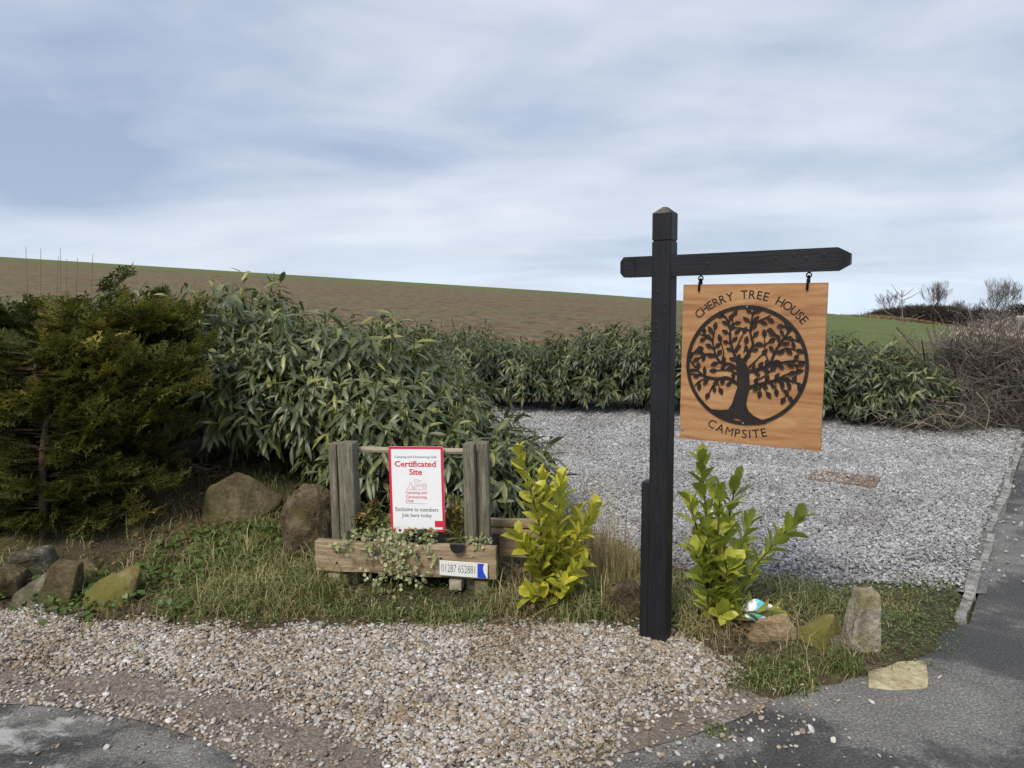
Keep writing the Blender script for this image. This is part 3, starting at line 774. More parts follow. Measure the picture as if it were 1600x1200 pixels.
BR = [([(450, 600), (415, 510), (385, 420), (380, 330), (350, 260), (300, 215)], .032, .012), ([(380, 350), (395, 290), (390, 225)], .014, .008),
      ([(478, 560), (515, 495), (540, 440), (520, 360), (525, 280), (540, 190)], .034, .012), ([(525, 300), (580, 275), (650, 240)], .014, .008), ([(522, 345), (470, 330), (420, 325)], .012, .007),
      ([(455, 625), (395, 585), (325, 575), (285, 520), (262, 430), (272, 345)], .034, .010), ([(285, 520), (225, 515), (170, 545)], .014, .008), ([(265, 430), (210, 390), (150, 370)], .014, .008),
      ([(330, 575), (340, 500), (320, 430)], .013, .007), ([(450, 720), (370, 680), (295, 690), (200, 670), (130, 600), (85, 540)], .036, .012), ([(200, 672), (150, 665), (95, 665)], .013, .008),
      ([(300, 690), (272, 740), (248, 790)], .014, .008), ([(300, 690), (312, 735), (318, 750)], .012, .007), ([(220, 690), (170, 715), (140, 750)], .012, .007), ([(445, 650), (380, 625), (300, 630)], .02, .007),
      ([(505, 630), (590, 608), (655, 572), (690, 480), (740, 395), (765, 350), (740, 280)], .034, .012), ([(740, 395), (800, 400), (850, 420)], .014, .009), ([(690, 490), (760, 460), (820, 470)], .013, .008), ([(765, 360), (800, 330), (830, 350)], .012, .008),
      ([(640, 585), (715, 565), (790, 545), (890, 545)], .024, .010), ([(800, 545), (840, 600), (830, 640)], .015, .008), ([(520, 740), (610, 708), (700, 682), (790, 678), (880, 705)], .036, .012), ([(700, 682), (760, 640), (820, 620)], .014, .008),
      ([(605, 712), (600, 755)], .012, .007), ([(605, 712), (640, 760)], .012, .007), ([(700, 690), (705, 735)], .011, .007), ([(735, 690), (740, 740)], .011, .007), ([(770, 690), (785, 740), (765, 790)], .012, .007), ([(655, 572), (625, 490), (615, 390)], .016, .008),
      ([(535, 440), (590, 450), (640, 425)], .016, .008), ([(515, 600), (545, 570), (600, 510)], .014, .007), ([(500, 560), (505, 540)], .012, .007), ([(560, 690), (610, 665), (660, 620)], .013, .007), ([(430, 500), (440, 440), (470, 370)], .014, .007), ([(480, 500), (490, 440)], .012, .006)]
rb = random.Random(4); lines = [branch(*b_) for b_ in BR]
for L, tg in lines:
    emb_leaf(L[-1], math.atan2(tg[-1][1], tg[-1][0]), 0.14, 0.038)
for L, tg in lines:
    n = len(L); step = 2
    for i in range(3, n-1, step):
        a = math.atan2(tg[i][1], tg[i][0])
        for sgn in (1, -1):
            st_ = L[i]; an = a+sgn*rb.uniform(0.6, 1.1)
            q = st_+0.035*np.array((math.cos(an), math.sin(an)))
            k0_ = len(LEAVES); emb_leaf(q, an+sgn*0.1, rb.uniform(0.10, 0.14), rb.uniform(0.029, 0.037))
            if len(LEAVES) > k0_:
                e0 = st_; e1 = q+0.02*np.array((math.cos(an), math.sin(an))); nn_ = np.array((-math.sin(an), math.cos(an)))*0.008
                dyc[0] -= 0.00002; flat([e0-nn_, e1-nn_, e1+nn_, e0+nn_], dyc[0])
def bird(cx_, cy_, s_, fl):
    pr = [(-0.5, -0.28), (-0.2, -0.12), (0.05, 0.16), (0.2, 0.34), (0.34, 0.36), (0.44, 0.26), (0.58, 0.2), (0.42, 0.14), (0.40, -0.02), (0.28, -0.2), (0.05, -0.28), (-0.2, -0.24), (-0.5, -0.42)]
    c_ = uv(cx_, cy_); dyc[0] -= 0.00003
    poly = [(c_[0]+fl*p[0]*s_, c_[1]+p[1]*s_) for p in pr]
    flat(poly if fl > 0 else poly[::-1], dyc[0])
bird(150, 490, 0.20, 1); bird(675, 355, 0.20, -1)
tr = tree.build('tree_cutout', MAT['plaque_steel'], emblem); fixn(tr.data)
for vv in (0.972, -0.972):
    r_ = MB(); r_.tube([(CU, FY+0.001, CV+vv*CR), (CU, FY-0.0015, CV+vv*CR)], [0.0045, 0.003], 10); r_.build('rivet', MAT['zinc'], emblem)

def text_mesh(body, w=None, h=None, bold=0.0, space=1.0, serif=False):
    cu = bpy.data.curves.new('t', 'FONT'); cu.body = body; cu.size = 1.0; cu.offset = bold; cu.space_character = space; cu.resolution_u = 3
    to = bpy.data.objects.new('t', cu); COL.objects.link(to)
    dg = bpy.context.evaluated_depsgraph_get()
    me = bpy.data.meshes.new_from_object(to.evaluated_get(dg))
    V = np.array([v.co[:2] for v in me.vertices]); F = [list(p.vertices) for p in me.polygons]
    bd = {}
    for p in me.polygons:
        for e_ in p.edge_keys: bd[e_] = bd.get(e_, 0)+1
    if serif:
        add = []
        for (a, b2), c_ in bd.items():
            if c_ != 1: continue
            pa, pb = V[a], V[b2]; L_ = abs(pa[0]-pb[0])
            if abs(pa[1]-pb[1]) < 0.004 and 0.05 < L_ < 0.22:
                yy = pa[1]; inside = yy < 0.2
                if inside and yy < 0.06 or (yy > 0.42): add.append((min(pa[0], pb[0])-0.055, max(pa[0], pb[0])+0.055, yy, 1 if yy < 0.2 else -1))
        for x0, x1, yy, s_ in add:
            o_ = len(V); y1_ = yy+s_*0.05
            V = np.vstack([V, [[x0, yy], [x1, yy], [x1, y1_], [x0, y1_]]]); F.append([o_, o_+1, o_+2, o_+3] if s_ > 0 else [o_+3, o_+2, o_+1, o_])
    bpy.data.objects.remove(to); bpy.data.curves.remove(cu); bpy.data.meshes.remove(me)
    mn, mx = V.min(0), V.max(0)
    if w is not None:
        sx = w/(mx[0]-mn[0]); sy = h/(mx[1]-mn[1]) if h else sx
        V = (V-mn)*np.array((sx, sy))
    return V, F
def arc_text(body, a0, a1, rad, size, name, outward=True):
    mb = MB(); n = len(body); glyphs = [text_mesh(c_, bold=0.0 if c_ == 'M' else 0.009) for c_ in body]
    wd_ = np.array([np.ptp(v_[0][:, 0])+0.22 for v_ in glyphs]); cum_ = np.cumsum(wd_)-wd_/2; angs = a0+(a1-a0)*(cum_-cum_[0])/(cum_[-1]-cum_[0])
    for i, ch in enumerate(body):
        if ch == ' ': continue
        a = angs[i]; V, F = glyphs[i]; mn, mx = V.min(0), V.max(0)
        V = (V-np.array(((mn[0]+mx[0])/2, 0.0)))*size*np.array((0.95, 1.0))
        base = np.array((math.cos(a), math.sin(a)))*rad
        th = a-math.pi/2 if outward else a+math.pi/2
        c, s_ = math.cos(th), math.sin(th)
        Q = np.stack([V[:, 0]*c-V[:, 1]*s_, V[:, 0]*s_+V[:, 1]*c], 1)+base
        mb.add([(CU+q[0]*CR, -BT/2-0.0008, CV+q[1]*CR) for q in Q], F)
    o = mb.build(name, MAT['burnt_letter'], board); return o
for w_, i0, i1 in (('CHERRY', 0, 5), ('TREE', 7, 10), ('HOUSE', 12, 16)):
    arc_text(w_, R(133.5-93*i0/16), R(133.5-93*i1/16), 1.105, 0.20, 'lettering')
arc_text('CAMPSITE', R(243), R(287), 1.225, 0.205, 'lettering', False)
for bx in (-BW/2+0.072, BW/2-0.072):
    beam_bot = BZ-0.046-BTOP+math.tan(R(0.6))*(BX+BW/2+bx)
    hk = MB()
    hk.tube([(bx, 0, beam_bot+0.02), (bx, 0, beam_bot-0.006)], 0.0035, 8)
    a_ = np.linspace(0, 2*math.pi, 17); hk.tube([(bx+0.0095*math.cos(q), 0, beam_bot-0.014+0.0095*math.sin(q)) for q in a_], 0.003, 6, cap=False)
    hk.build('screw_eye', MAT['black_iron'], hs, True)
    sh = MB()
    for sy in (-1, 1):
        pth = [(bx, 0, beam_bot-0.017), (bx-0.001, sy*0.009, beam_bot-0.021), (bx-0.001, sy*(BT/2+0.005), beam_bot-0.032), (bx-0.003, sy*(BT/2+0.005), -0.028)]
        sh.tube(pth, [0.0045, 0.005, 0.0052, 0.005], 8)
    sh.build('shackle', MAT['black_iron'], hs, True)
bt_ = MB(); bt_.tube([(-BW/2+0.012, -BT/2+0.002, -BH+0.042), (-BW/2+0.012, -BT/2-0.005, -BH+0.042)], [0.008, 0.0065], 6); bt_.tube([(-BW/2+0.012, -BT/2-0.004, -BH+0.042), (-BW/2-0.03, 0.0, -BH+0.045)], 0.0018, 6)
bt_.build('fixing_bolt', MAT['zinc'], hs)

# ------------------------------------------------------------------ planter of old timbers
mat_wood('old_oak', (0.12, 0.088, 0.055), (0.31, 0.235, 0.15), (0.48, 0.395, 0.28), 'x', 0.85, 1.6, 0.9, 0.2, (0.20, 0.125, 0.055))
mat_wood('grey_timber', (0.045, 0.040, 0.030), (0.165, 0.148, 0.112), (0.33, 0.305, 0.245), 'z', 0.9, 1.5, 1.0, 0.2, (0.07, 0.075, 0.04))
mat_wood('green_timber', (0.07, 0.068, 0.032), (0.16, 0.145, 0.075), (0.26, 0.235, 0.14), 'z', 0.9, 1.3, 0.6, 0.2)
mat_wood('pale_rail', (0.20, 0.165, 0.115), (0.33, 0.28, 0.205), (0.46, 0.41, 0.32), 'x', 0.85, 1.2, 0.5, 0.2)
FL = D(495, 866, 3.86); FR = D(777, 879, 3.69)
PANG = math.atan2(FR[1]-FL[1], FR[0]-FL[0]); PL = float(np.linalg.norm((FR-FL)[:2]))
gl = 0.03
pl = empty('timber_planter', (FL[0], FL[1], gl), 'rustic planter of weathered timbers with four upright posts, on the verge', 'planter', rz=PANG)
zb = float((FL[2]+FR[2])/2)-gl                   # middle of the front timber
def rough_timber(name, L, W, H, mat, par, loc, seed=0, amp=0.006, segs=(24, 3, 4), rot=(0, 0, 0), taper=0.0):
    bm = bmesh.new(); bmesh.ops.create_cube(bm, size=1.0)
    V = []; nx, ny, nz_ = segs
    bm.free(); bm = bmesh.new()
    idx = {}
    def vert(i, j, k):
        if (i, j, k) not in idx:
            p = Vector(((i/nx-0.5)*L, (j/ny-0.5)*W, (k/nz_-0.5)*H))
            rnd = sum(1 for a, b2 in ((i, nx), (j, ny), (k, nz_)) if a in (0, b2))
            q = p.copy()
            if rnd >= 2:
                if j in (0, ny): q.y -= math.copysign(0.004, q.y)
                if k in (0, nz_): q.z -= math.copysign(0.004, q.z)
                if i in (0, nx): q.x -= math.copysign(0.003, q.x)
            ax = max((L, 'x'), (W, 'y'), (H, 'z'))[1]
            sc = {'x': Vector((4, 22, 26)), 'y': Vector((22, 4, 26)), 'z': Vector((26, 26, 4))}[ax]
            nv = mnoise.noise_vector(Vector((p.x*sc.x+seed*9.1, p.y*sc.y, p.z*sc.z)))
            q += nv*amp
            idx[(i, j, k)] = bm.verts.new(q)
        return idx[(i, j, k)]
    for j in range(ny):
        for k in range(nz_):
            for i in (0, nx): bm.faces.new([vert(i, j, k), vert(i, j+1, k), vert(i, j+1, k+1), vert(i, j, k+1)])
    for i in range(nx):
        for k in range(nz_):
            for j in (0, ny): bm.faces.new([vert(i, j, k), vert(i+1, j, k), vert(i+1, j, k+1), vert(i, j, k+1)])
        for j in range(ny):
            for k in (0, nz_): bm.faces.new([vert(i, j, k), vert(i+1, j, k), vert(i+1, j+1, k), vert(i, j+1, k)])
    bmesh.ops.recalc_face_normals(bm, faces=bm.faces)
    me = bpy.data.meshes.new(name); bm.to_mesh(me); bm.free()
    o = link(name, me, mat, par, loc); o.rotation_euler = rot; return o
FH = 0.172
front = rough_timber('front_board', PL, 0.055, FH, MAT['old_oak'], pl, (PL/2, 0.0, zb), 1, 0.007, (30, 3, 8))
back = rough_timber('back_board', PL*1.0, 0.055, 0.165, MAT['old_oak'], pl, (PL/2+0.20, 0.34, zb-0.005), 2, 0.006, (24, 3, 7))
split = rough_timber('back_board', PL*0.9, 0.05, 0.05, MAT['old_oak'], pl, (PL/2+0.205, 0.345, zb+0.105), 3, 0.004, (20, 2, 3))
PT = 0.87-gl
def upright(px0, px1, top_py, yoff, seed, thick):
    a = D(px0, top_py, 3.86-0.17*((px0-495)/282.)+yoff); b2 = D(px1, top_py, 3.86-0.17*((px1-495)/282.)+yoff)
    w = np.linalg.norm((b2-a)[:2]); c = (a+b2)/2
    lx = (c[0]-FL[0])*math.cos(PANG)+(c[1]-FL[1])*math.sin(PANG); ly = -(c[0]-FL[0])*math.sin(PANG)+(c[1]-FL[1])*math.cos(PANG)
    top = c[2]-gl
    return rough_timber('post', w*0.97, thick, top-0.02, MAT['grey_timber'], pl, (lx, ly, (top+0.02)/2), seed, 0.004, (4, 4, 22), rot=(0, 0, 0.02*seed-0.1))
upright(516, 530, 691, 0.13, 5, 0.09); upright(530, 556, 690, 0.08, 6, 0.10)
upright(724, 744, 692, 0.08, 7, 0.10); upright(745, 764, 690, 0.12, 8, 0.09)
rl = D(556, 702, 3.86-0.03+0.13); rr_ = D(726, 706, 3.86-0.13+0.13)
rz_ = float((rl[2]+rr_[2])/2)-gl
rough_timber('rail', PL*0.70, 0.035, 0.032, MAT['pale_rail'], pl, (PL*0.515, 0.145, rz_), 9, 0.0015, (12, 2, 2))
for lx in (0.115, PL-0.105):
    rough_timber('leg', 0.075, 0.07, zb-FH/2+0.10, MAT['green_timber'], pl, (lx+0.02, 0.015, (zb-FH/2-0.13)/2+0.005), 11+int(lx*10), 0.003, (3, 3, 8))
for lx in (0.135, PL-0.17):
    rough_timber('bearer', 0.07, 0.34, 0.062, MAT['pale_rail'], pl, (lx-0.03 if lx < 0.5 else lx-0.05, 0.135, zb-FH/2-0.036), 21, 0.002, (3, 6, 3))
mat_plain('planting_soil', (0.035, 0.026, 0.018), 0.95, 0, 0.4, 40, 0.8)
sb = MB(); sb.box((PL/2+0.02, 0.17, zb-0.02), (PL*0.86, 0.28, FH*0.75)); sb.build('soil_fill', MAT['planting_soil'], pl)
for hx, hz_ in ((0.125, 0.03), (0.125, -0.03), (0.70, 0.02)):
    hb = MB(); hb.tube([(hx, -0.030, zb+hz_), (hx, -0.0335, zb+hz_)], [0.006, 0.005], 8); hb.build('bolt_hole', MAT['burnt_letter'], front).location = (-PL/2, 0, -zb)

# printed panel (site certificate) leaning on the rail
mat_plain('panel_white', (0.78, 0.80, 0.82), 0.35, 0, 0.03, 8, 0)
mat_plain('print_red', (0.58, 0.020, 0.055), 0.4, 0, 0.05, 20, 0)
mat_plain('print_black', (0.045, 0.045, 0.06), 0.5, 0, 0.1, 20, 0)
cw, chh = 0.302, 0.46
ct = D(649, 699, 3.86-0.0935+0.085); czb = ct[2]-chh
cs = empty('site_panel', (ct[0], ct[1], czb), 'white printed panel with red border standing among the planter flowers', 'sign', rz=PANG)
cs.rotation_euler = (R(-3), R(-0.8), PANG)
pb = MB(); pb.box((0, 0, chh/2), (cw, 0.006, chh)); panel = pb.build('panel', MAT['panel_white'], cs)
YF = -0.0036
def printed(name, polys, mat, par=None):
    mb = MB()
    for V, F in polys: mb.add([(v[0], YF, v[1]) for v in V], F)
    return mb.build(name, MAT[mat], par or panel)
def rect(x0, z0, x1, z1): return ([(x0, z0), (x1, z0), (x1, z1), (x0, z1)], [(0, 1, 2, 3)])
bw = 0.0135
printed('border', [rect(-cw/2, bw, -cw/2+bw, chh-bw), rect(cw/2-bw, bw, cw/2, chh-bw), rect(-cw/2, chh-bw, cw/2, chh), rect(-cw/2, 0, cw/2, bw)], 'print_red')
def zu(xp, yp):
    l = 180+(yp-150)*0.058; r_ = 855+(yp-150)*0.016
    return ((xp-l)/(r_-l)-0.5)*cw, chh-(yp-150)/1010.0*0.455
def zline(body, x0, x1, yt, yb, bold=0.0, serif=False, space=1.0):
    a = zu(x0, yb); b2 = zu(x1, yt)
    V, F = text_mesh(body, b2[0]-a[0], b2[1]-a[1], bold, space, serif)
    return V+np.array(a), F
printed('lettering', [zline('Camping and Caravanning Club', 262, 778, 258, 294, 0.004)], 'print_black')
for z_ in (('Certificated', 265, 772, 322, 392, 0.022, True), ('Site', 445, 600, 418, 488, 0.022, True), ('Camping and', 408, 655, 684, 726, 0.01), ('Caravanning', 408, 657, 735, 780, 0.01), ('Club', 408, 500, 784, 818, 0.01)):
    printed('lettering', [zline(*z_)], 'print_red')
for z_ in (('Exclusive to members', 288, 793, 880, 927, 0.004, True), ('Join here today', 365, 718, 952, 1010, 0.004, True)):
    printed('lettering', [zline(*z_)], 'print_black')
def stroke(pts, w=0.0013):
    out = []
    for (a, b2) in zip(pts[:-1], pts[1:]):
        a = np.array(zu(*a)); b2 = np.array(zu(*b2)); d_ = (b2-a)/(np.linalg.norm(b2-a)+1e-9); n_ = np.array((-d_[1], d_[0]))*w/2
        out.append(([tuple(a-n_-d_*w/2), tuple(b2-n_+d_*w/2), tuple(b2+n_+d_*w/2), tuple(a+n_-d_*w/2)], [(0, 1, 2, 3)]))
    return out
lg = stroke([(412, 665), (655, 665)]) + stroke([(425, 663), (465, 575), (505, 663)]) + stroke([(513, 663), (513, 533)]) + stroke([(513, 540), (588, 558), (513, 578)])
lg += stroke([(528, 660), (528, 622), (545, 597), (652, 597), (652, 662)]) + stroke([(545, 630), (545, 612), (612, 612), (612, 630), (545, 630)]) + stroke([(622, 660), (622, 605), (640, 605), (640, 660)]) + stroke([(478, 660), (486, 630), (495, 660)])
printed('underline', stroke([(412, 832), (660, 834)]), 'print_red')
lg = [(np.array(v)+0, f) for v, f in lg]
printed('logo', lg, 'print_red')
a = zu(752, 1112); b2 = zu(860, 1036); printed('corner_block', [rect(a[0], a[1], cw/2-bw, b2[1])], 'print_red')

# number plate on the front timber
mat_plain('plate_white', (0.72, 0.73, 0.70), 0.4, 0, 0.05, 12, 0)
mat_plain('tape_blue', (0.02, 0.06, 0.52), 0.4, 0, 0.1, 20, 0)
def on_front(px, py, yl):
    """local x,z on the planter's front at local depth yl for a photo point"""
    d = ray(px, py); nrm = np.array((-math.sin(PANG), math.cos(PANG), 0)); o0 = np.array((FL[0], FL[1], 0))+nrm*yl
    t = ((o0-CO)@nrm)/(d@nrm); p = CO+d*t
    return (p[0]-FL[0])*math.cos(PANG)+(p[1]-FL[1])*math.sin(PANG), p[2]-gl, p
q0 = on_front(687, 889, -0.04); q1 = on_front(762, 890, -0.04)
plw = q1[0]-q0[0]; plh = 0.080
pc = (q0[2]+q1[2])/2
npl = empty('phone_number_plate', pc, 'small white plate with hand-painted phone number and blue end on the front timber', 'plate', rz=PANG)
npl.rotation_euler = (0, R(1.5), PANG)
pm = MB(); pm.box((0, 0, 0), (plw, 0.004, plh), bev=0.0015); plate = pm.build('plate', MAT['plate_white'], npl)
V, F = text_mesh('01287 652881', plw*0.70, plh*0.52, -0.012)
mb = MB(); mb.add([(v[0]-plw*0.46, -0.0026, v[1]-plh*0.24) for v in V], F); mb.build('lettering', MAT['print_black'], plate)
mb = MB(); mb.add([(v[0], -0.0026, v[1]) for v in ((plw*0.29, -plh*0.48), (plw*0.485, -plh*0.48), (plw*0.42, -plh*0.10), (plw*0.40, plh*0.18), (plw*0.43, plh*0.48), (plw*0.29, plh*0.46))], [(0, 1, 2, 3, 4, 5)]); mb.build('blue_tape', MAT['tape_blue'], plate)
# black half-round light on the timber
q = on_front(715, 854, -0.035)[2]
hl = MB(); pts_ = [(-0.036, 0.012), (0.036, 0.012)]+[(0.036*math.cos(t), 0.012-0.042*math.sin(t)) for t in np.linspace(0, math.pi, 13)[1:-1]]
hl.prism(pts_, -0.022, 0.0)
lam = empty('fence_light', q, 'small black half-round fence light screwed to the front timber', 'light', rz=PANG)
o = hl.build('housing', mat_plain('black_plastic', (0.012, 0.012, 0.014), 0.35, 0, 0.1, 10, 0), lam); fixn(o.data)
hl = MB(); pts2 = [(-0.043, 0.016), (0.043, 0.016)]+[(0.043*math.cos(t), 0.016-0.052*math.sin(t)) for t in np.linspace(0, math.pi, 13)[1:-1]]
hl.prism(pts2, 0.0, 0.006); o = hl.build('back_plate', mat_plain('grey_plastic', (0.10, 0.10, 0.09), 0.5, 0, 0.1, 10, 0), lam); fixn(o.data)

# rusty drain cover lying in the yard
mat_plain('rusty_iron', (0.165, 0.115, 0.075), 0.9, 0.0, 0.45, 25, 0.5)
dc0 = P(1318, 752)
dcv = empty('drain_cover', (dc0[0], dc0[1], 0.0), 'rusty brown drain cover half buried in the grey gravel', 'drain cover', rz=R(-32))
fr_ = MB()
for sx in (-1, 1): fr_.box((sx*0.245, 0, 0.015), (0.03, 0.36, 0.032))
for sy in (-1, 1): fr_.box((0, sy*0.165, 0.0148), (0.46, 0.03, 0.031))
fr_.build('frame', MAT['rusty_iron'], dcv)
for i in range(9):
    b_ = MB(); b_.box((-0.20+i*0.05, 0, 0.014), (0.034, 0.29, 0.026)); b_.build('bar', MAT['rusty_iron'], dcv)

# crumpled packet
def packmat():
    m, nt, b, o = nodemat('printed_foil')
    co = obj_co(nt); sep = N(nt, 'ShaderNodeSeparateXYZ'); nt.links.new(co, sep.inputs[0])
    n_ = tnoise(nt, 14, 3, 0.6, co)
    t = mathn(nt, 'ADD', mathn(nt, 'MULTIPLY', sep.outputs['X'], 5.0), mathn(nt, 'MULTIPLY_ADD', n_, 0.7, 0.15))
    c = ramp(nt, t, [(0.0, (0.80, 0.82, 0.84)), (0.24, (0.80, 0.82, 0.84)), (0.27, (0.10, 0.50, 0.62)), (0.50, (0.18, 0.58, 0.70)), (0.54, (0.82, 0.83, 0.84)), (0.72, (0.82, 0.8, 0.8)), (0.75, (0.62, 0.05, 0.06)), (0.80, (0.8, 0.8, 0.8))])
    nt.links.new(c, b.inputs['Base Color']); b.inputs['Roughness'].default_value = 0.3
packmat()
pk = P(1190, 974, 0.03)
bm = bmesh.new(); bmesh.ops.create_uvsphere(bm, u_segments=22, v_segments=14, radius=1.0)
for v in bm.verts:
    c_ = v.co.copy()
    c_ = Vector((math.copysign(abs(c_.x)**0.55, c_.x), c_.y, math.copysign(abs(c_.z)**0.6, c_.z)))
    nv = mnoise.noise_vector(c_*3.1+Vector((3, 1, 2)))
    c_ += nv*0.28
    v.co = Vector((c_.x*0.085, c_.y*0.035, c_.z*0.048))
me = bpy.data.meshes.new('crumpled_packet'); bm.to_mesh(me); bm.free()
o = link('crumpled_packet', me, MAT['printed_foil'], None, (pk[0], pk[1], gz(pk[0], pk[1])+0.045)); o.rotation_euler = (R(-20), R(18), R(-10))
tag(o, 'crumpled white and turquoise packet lying under the bright green laurel', 'litter')

# ------------------------------------------------------------------ rocks
mat_rock('sandstone_olive', (0.052, 0.042, 0.022), (0.108, 0.086, 0.046), (0.17, 0.138, 0.08), (0.075, 0.078, 0.022), 0.45, 5)
mat_rock('rock_rough', (0.035, 0.028, 0.016), (0.092, 0.070, 0.040), (0.17, 0.135, 0.085), (0.085, 0.072, 0.018), 0.4, 9)
mat_rock('rock_grey', (0.058, 0.052, 0.036), (0.125, 0.112, 0.080), (0.24, 0.215, 0.165), (0.085, 0.085, 0.028), 0.45, 6)
mat_rock('sandstone_tan', (0.15, 0.10, 0.05), (0.30, 0.22, 0.125), (0.42, 0.34, 0.22), (0.12, 0.10, 0.04), 0.15, 4, True)
mat_rock('rock_mossy', (0.09, 0.065, 0.03), (0.19, 0.14, 0.075), (0.30, 0.23, 0.14), (0.115, 0.12, 0.018), 1.0, 4)
mat_rock('rock_pale', (0.16, 0.14, 0.10), (0.31, 0.28, 0.22), (0.55, 0.52, 0.45), (0.22, 0.19, 0.08), 0.35, 6)
mat_rock('slab_yellow', (0.25, 0.20, 0.11), (0.42, 0.36, 0.22), (0.58, 0.52, 0.36), (0.22, 0.18, 0.08), 0.2, 3, True)
def rock(name, px0, px1, pyt, pyb, z, mat, label, seed, pts=None, depth=0.8, rough=0.02, rz=0.0, group=None, y=None, bev=0.05, n=15):
    b = P((px0+px1)/2, pyb, z) if y is None else D((px0+px1)/2, pyb, y)
    yy = b[1]; w = (px1-px0)*pxw(yy); h = (pyb-pyt)*pxw(yy)*1.02; dp = w*depth
    rs = random.Random(seed)
    if pts is None:
        pts = []
        for i in range(n):
            v = Vector((rs.gauss(0, 1), rs.gauss(0, 1), rs.gauss(0, 1))).normalized()
            v = Vector([math.copysign(abs(c_)**0.7, c_) for c_ in v])*rs.uniform(0.85, 1.1)
            pts.append((v.x, v.y, 0.5+0.5*v.z))
    bm = bmesh.new()
    for p in pts: bm.verts.new((p[0], p[1], p[2]*2-1))
    r_ = bmesh.ops.convex_hull(bm, input=list(bm.verts))
    junk = [g_ for g_ in set(r_['geom_interior']+r_['geom_unused']) if isinstance(g_, bmesh.types.BMVert)]
    if junk: bmesh.ops.delete(bm, geom=junk, context='VERTS')
    bmesh.ops.dissolve_limit(bm, angle_limit=R(12), verts=bm.verts, edges=bm.edges)
    bmesh.ops.bevel(bm, geom=list(bm.edges), offset=bev, segments=1, affect='EDGES')
    bmesh.ops.triangulate(bm, faces=bm.faces)
    for _ in range(5):
        long_ = [e_ for e_ in bm.edges if e_.calc_length() > 0.16]
        if not long_ or len(bm.faces) > 6000: break
        bmesh.ops.subdivide_edges(bm, edges=long_, cuts=1); bmesh.ops.triangulate(bm, faces=bm.faces)
    bm.normal_update(); off = Vector((seed*3.7, 0, seed*1.3))
    mv = []
    for v in bm.verts:
        s1 = mnoise.fractal(v.co*1.6+off, 1.0, 2.0, 4); s2 = mnoise.noise(v.co*Vector((7, 7, 11))+off)
        mv.append(v.normal*(rough*(2.2*s1+1.0*s2)))
    for v, m_ in zip(bm.verts, mv): v.co += m_
    mn = [min(v.co[i] for v in bm.verts) for i in range(3)]; mx = [max(v.co[i] for v in bm.verts) for i in range(3)]
    for v in bm.verts:
        q = [(v.co[i]-mn[i])/(mx[i]-mn[i]) for i in range(3)]
        v.co = Vector(((q[0]-0.5)*w, (q[1]-0.5)*dp, q[2]*(h+0.03)-0.03))
    bmesh.ops.recalc_face_normals(bm, faces=bm.faces)
    me = bpy.data.meshes.new(name); bm.to_mesh(me); bm.free()
    me.polygons.foreach_set('use_smooth', [True]*len(me.polygons))
    me.set_sharp_from_angle(angle=R(24))
    zz = max(gz(b[0], b[1]+dp*0.35)-0.015, b[2]-0.02) if y is None else b[2]
    o = link(name, me, MAT[mat], None, (b[0], b[1]+dp*0.42, zz)); o.rotation_euler = (0, 0, rz)
    return tag(o, label, 'rock', group)
# two big ones under the laurels
rock('boulder', 298, 430, 750, 822, 0.20, 'sandstone_olive', 'large flat-faced olive sandstone boulder under the laurel hedge', 3,
     [(-1, 0.0, 0.25), (-0.72, -0.4, 0.72), (-0.05, 0.1, 1), (0.35, 0.1, 0.84), (1, 0.2, 0.45), (0.95, -0.2, 0.28), (0.5, -0.8, 0.06), (-0.2, -1, 0.0), (-0.8, -0.7, 0.1), (0.22, -0.7, 0.78), (0.3, -0.95, 0.15), (-0.6, 0.8, 0.5), (0.6, 0.9, 0.4), (-0.7, 0.7, 0), (0.8, 0.7, 0)], 0.7, 0.018)
rock('boulder', 430, 524, 753, 868, 0.12, 'rock_rough', 'tall rough pitted brown boulder left of the planter', 8,
     [(-1, -0.2, 0.25), (-0.85, -0.3, 0.62), (-0.55, -0.2, 0.9), (-0.1, 0, 1), (0.5, 0, 0.97), (0.9, 0, 0.75), (1, -0.1, 0.3), (0.7, -0.7, 0.0), (-0.4, -0.9, 0.05), (-0.8, -0.6, 0.1), (0, -1, 0.45), (0.4, -0.8, 0.75), (-0.5, -0.8, 0.6), (0, 1, 0.4), (0.7, 0.8, 0.6), (-0.7, 0.8, 0.5), (0, 0.9, 0)], 0.9, 0.05, bev=0.09)
G1 = 'rocks piled below the conifer'
rock('rock', -30, 42, 882, 942, 0.02, 'sandstone_olive', 'rounded brown rock at the left end of the rock pile', 11, None, 0.9, 0.03, 0, G1, bev=0.09, n=18)
rock('rock', 10, 80, 858, 908, 0.10, 'rock_grey', 'grey rock with a pale broken face on top of the pile', 12, None, 0.8, 0.03, 0.3, G1, y=3.93)
rock('rock', 12, 76, 898, 945, 0.02, 'rock_grey', 'dark grey wedge rock with green top low in the pile', 13,
     [(-1, -0.5, 0.45), (-0.9, -0.8, 0.1), (0.1, -1, 0), (0.9, -0.6, 0.15), (1, 0, 0.95), (0.6, 0.3, 1), (-0.6, 0.4, 0.6), (0.2, -0.8, 0.45), (1, 0.8, 0.4), (-0.8, 0.8, 0.2)], 0.9, 0.02, 0, G1)
rock('rock', 56, 122, 872, 944, 0.03, 'sandstone_olive', 'tall flat-faced brown block leaning in the rock pile', 14,
     [(-1, -0.8, 0.18), (0.25, -1, 0.0), (0.45, -1, 0.15), (1, -0.6, 0.95), (0.3, -0.6, 0.98), (-0.25, -0.6, 1), (-0.95, -0.9, 0.3), (0.9, 0.6, 0.9), (-0.2, 0.6, 1), (0.6, 0.8, 0), (-0.9, 0.7, 0)], 0.6, 0.015, 0.1, G1)
